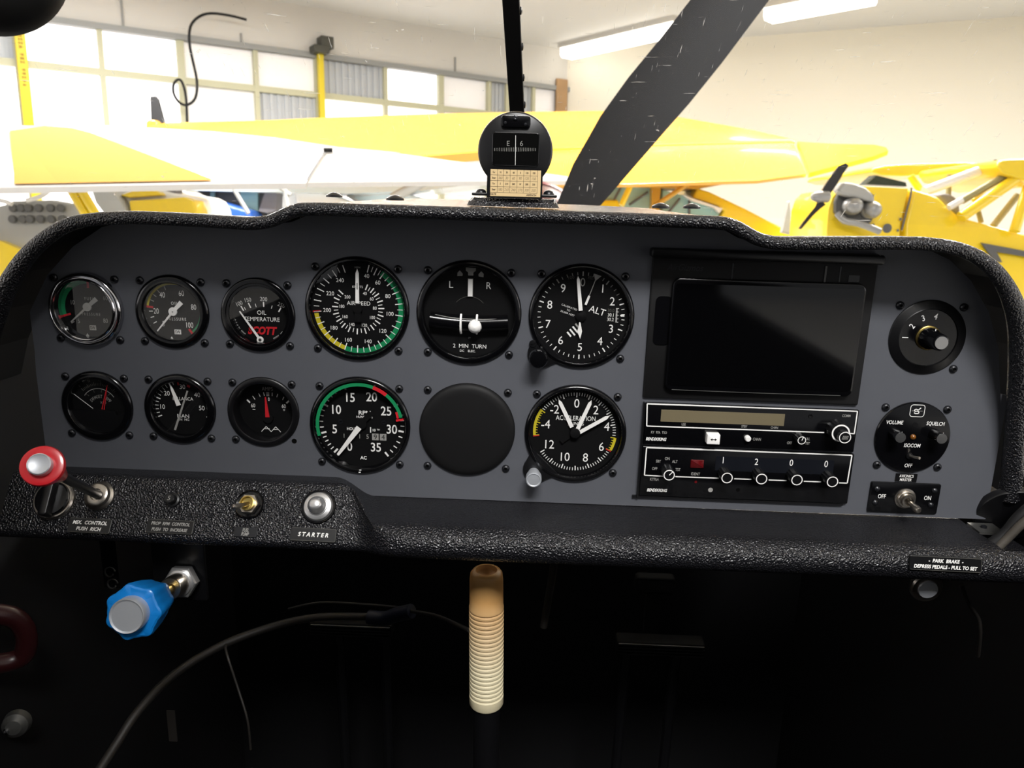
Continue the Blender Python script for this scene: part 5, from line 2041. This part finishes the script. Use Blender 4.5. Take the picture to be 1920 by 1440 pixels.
b.tube([wp(1570, 400, d - .06), wp(1584, 414, d - .08), (wp(1610, 419, d - .1)), wp(1650, 434, d - .1)], .02, 'engine_grey')
fin(b, 'exhaust_pipe', org, parent=t, smooth=60)
b = MB(1)
c = wp(1546, 369, d - .1)
dirn = (wp(1519, 369, d - .12) - c).normalized()
b.lathe([(.034, -.02), (.034, .02), (.03, .055), (.02, .08), (.01, .088)], 'engine_grey', c, dirn, 28)
fin(b, 'spinner', org, parent=t, smooth=60)
b = MB(1)
def blade(pts, ws):
    P_ = [wp(*p, d - .1) for p in pts]
    vs = []
    dv = (P_[-1] - P_[0]).normalized()
    sd_ = Vector((dv.z, 0, -dv.x)).normalized()
    for p, w in zip(P_, ws):
        vs += [p - sd_ * w - Vector((0, .012, 0)), p + sd_ * w, p + sd_ * w * .3 + Vector((0, .03, 0)), p - sd_ * w * .8 + Vector((0, .02, 0))]
    n = len(P_)
    fs = [(0, 1, 2, 3), tuple(range(4 * n - 4, 4 * n))]
    for i in range(n - 1):
        fs += [(4 * i + k, 4 * i + (k + 1) % 4, 4 * i + 4 + (k + 1) % 4, 4 * i + 4 + k) for k in range(4)]
    b.add(vs, fs, 'prop_black')
dk = 'prop_black'
blade([(1543, 375), (1550, 358), (1563, 338), (1578, 316), (1588, 308)], (.028, .03, .03, .026, .014))
blade([(1541, 378), (1532, 390), (1520, 403), (1508, 418), (1500, 429)], (.026, .014, .01, .008, .004))
fin(b, 'propeller', org, parent=t, smooth=50)
b = MB(1)
slab(b, [(1707, 351), (1738, 360), (1757, 367), (1775, 384), (1800, 406), (1920, 438), (2080, 480), (2080, 620), (1688, 620), (1692, 420), (1706, 362)], d + .01, .62, 'cub_yellow')
fin(b, 'fuselage', org, parent=t, smooth=50, bevel=.02)
b = MB(1)
slab(b, [(1840, 455), (1920, 470), (2000, 486), (2000, 500), (1920, 481), (1867, 472), (1878, 492), (1866, 490), (1852, 472)], d - .012, .012, 'dark_grey')
fin(b, 'side_stripe', org, parent=t)
b = MB(1)
slab(b, [(1622, 346), (1642, 328), (1700, 342), (1702, 350)], d + .5, .1, 'dark_green')
fin(b, 'windscreen', org, parent=t)
b = MB(1)
slab(b, [(1757, 366), (1768, 362), (1782, 363), (1793, 370), (1800, 382), (1803, 405), (1790, 398)], d + .25, .2, 'seat_grey')
fin(b, 'seat_back', org, parent=t, smooth=50, bevel=.02)
# wing: a real aerofoil slab seen from ahead and below
b = MB(1)
slab(b, [(1628, 322), (1634, 314), (1660, 309), (1700, 306), (1815, 303), (1862, 305), (1868, 315), (1800, 325), (1740, 328), (1690, 331), (1650, 329)], d + .9, 1.3, 'cub_yellow', .1)
fin(b, 'wing', org, parent=t, smooth=50, bevel=.03)
b = MB(1)
slab(b, [(1868, 310), (1874, 300), (1892, 297), (1960, 296), (1960, 350), (1920, 338), (1880, 326)], d - .1, .9, 'cub_yellow')
fin(b, 'wing_root', org, parent=t, smooth=50, bevel=.03)
b = MB(1)
b.tube([wp(1866, 303, d - .02), wp(1850, 308, d + .2), wp(1815, 322, d + .4)], .012, 'dark_grey')
fin(b, 'wing_seam', org, parent=t, smooth=60)
for a, c, r, m, dd in (((1733, 359), (1860, 311), .03, 'wing_white', d + .1), ((1779, 389), (1806, 374), .02, 'wing_white', d - .02), ((1804, 376), (1884, 330), .022, 'olive_tube', d - .02), ((1802, 407), (1910, 332), .034, 'cub_yellow', d - .05),
                       ((1824, 376), (1880, 330), .01, 'cub_yellow', d + .1), ((1780, 328), (1778, 372), .016, 'olive_tube', d + .3), ((1826, 366), (1840, 418), .016, 'olive_tube', d + .3), ((1908, 366), (1862, 424), .02, 'olive_tube', d + .2), ((1928, 350), (1902, 434), .03, 'cub_yellow', d - .03), ((1707, 330), (1726, 357), .022, 'cub_yellow', d + .2)):
    b = MB(1)
    bar(b, a, c, dd, r, m)
    fin(b, 'strut' if r > .018 else 'cabin_tube', org, parent=t, smooth=40)

# pale blue plane behind, seen under the white wing
org = wp(560, 430, 8)
t = wthing('airplane', 'pale blue airplane behind the white wing with a dark blue nose', 'airplane', org, 'aeroplanes parked in the hangar')
b = MB(1)
slab(b, [(325, 346), (580, 343), (900, 341), (930, 342), (800, 358), (640, 364), (330, 357)], 7.8, .9, 'pale_blue')
fin(b, 'wing', org, parent=t, smooth=30)
b = MB(1)
slab(b, [(340, 360), (400, 374), (470, 395), (480, 420), (340, 420)], 7.7, .8, 'plane_blue')
fin(b, 'nose', org, parent=t, smooth=40, bevel=.04)
b = MB(1)
slab(b, [(360, 356), (420, 358), (500, 360), (520, 400), (470, 420), (440, 388), (385, 368)], 8.0, .3, 'dark_grey')
slab(b, [(394, 358), (402, 358), (402, 372), (394, 370)], 7.97, .1, 'teal_glass')
slab(b, [(450, 360), (484, 360), (484, 398), (470, 392), (450, 384)], 7.97, .1, 'teal_glass')
fin(b, 'cabin_window', org, parent=t)
b = MB(1)
slab(b, [(496, 360), (520, 361), (518, 395), (500, 400), (484, 396)], 7.9, .2, 'seat_grey')
fin(b, 'pillar', org, parent=t)
b = MB(1)
slab(b, [(545, 352), (580, 352), (640, 372), (680, 386), (640, 400), (560, 400)], 7.85, .6, 'wing_white')
slab(b, [(640, 364), (740, 358), (800, 372), (800, 400), (690, 395)], 8.1, .6, 'pale_blue')
fin(b, 'fuselage', org, parent=t, smooth=40, bevel=.03)
for a, c in (((432, 344), (466, 400)), ((533, 342), (541, 396)), ((515, 344), (545, 366))):
    b = MB(1)
    bar(b, a, c, 7.4, .02, 'plane_grey')
    fin(b, 'strut', org, parent=t, smooth=40)
b = MB(1)
bar(b, (800, 338), (735, 372), 7.4, .05, 'plane_grey')
fin(b, 'strut', org, parent=t, smooth=40)

# other bits of parked aeroplanes
org = wp(295, 236, 9)
t = wthing('propeller_tip', 'dark upright propeller blade with a yellow hub behind the white wing', 'propeller', org)
b = MB(1)
slab(b, [(281, 181), (291, 180), (296, 186), (303, 212), (308, 232), (283, 234)], 8.2, .04, 'prop_black')
fin(b, 'blade', org, parent=t, bevel=.008)
b = MB(1)
slab(b, [(273, 246), (273, 229), (279, 224), (290, 224), (294, 228), (294, 246)], 8.1, .3, 'wing_yellow')
fin(b, 'hub', org, parent=t, bevel=.02)
b = MB(1)
c = wp(1000, 446, 3.4)
b.lathe([(.01, .0), (.1, .02), (.17, .08), (.215, .18), (.236, .3), (.24, .6)], 'maroon', c - Vector((0, .3, 0)) + Vector((0, 0, 0)), (0, 1, 0), 40)
b.lathe([(.231, .25), (.243, .27), (.243, .3), (.236, .31)], 'red_trim', c - Vector((0, .3, 0)), (0, 1, 0), 40, cap=False)
t = wthing('airplane', 'maroon airplane nose just showing beside the foot of the propeller blade', 'airplane', c, 'aeroplanes parked in the hangar')
fin(b, 'cowling', c, parent=t, smooth=60)
for s_ in (-.16, .16):
    b = MB(1)
    b.tube([c + Vector((s_, .2, -.08)), Vector((c.x + s_ * 2.2, c.y + .2, .1))], .03, 'maroon')
    b.lathe([(.1, -.05), (.15, -.04), (.16, 0), (.15, .04), (.1, .05)], 'black_rubber', Vector((c.x + s_ * 2.2, c.y + .2, .16)), (1, 0, 0), 24)
    fin(b, 'landing_gear', c, parent=t, smooth=50)
b = MB(1)
slab(b, [(1466, 436), (1478, 378), (1481, 376), (1483, 395), (1482, 440)], 6.0, .05, 'plane_grey')
tag(fin(b, 'rudder', wp(1474, 430, 6), bevel=.008), 'slim pale upright fin left of the yellow tandem airplane', 'fin')
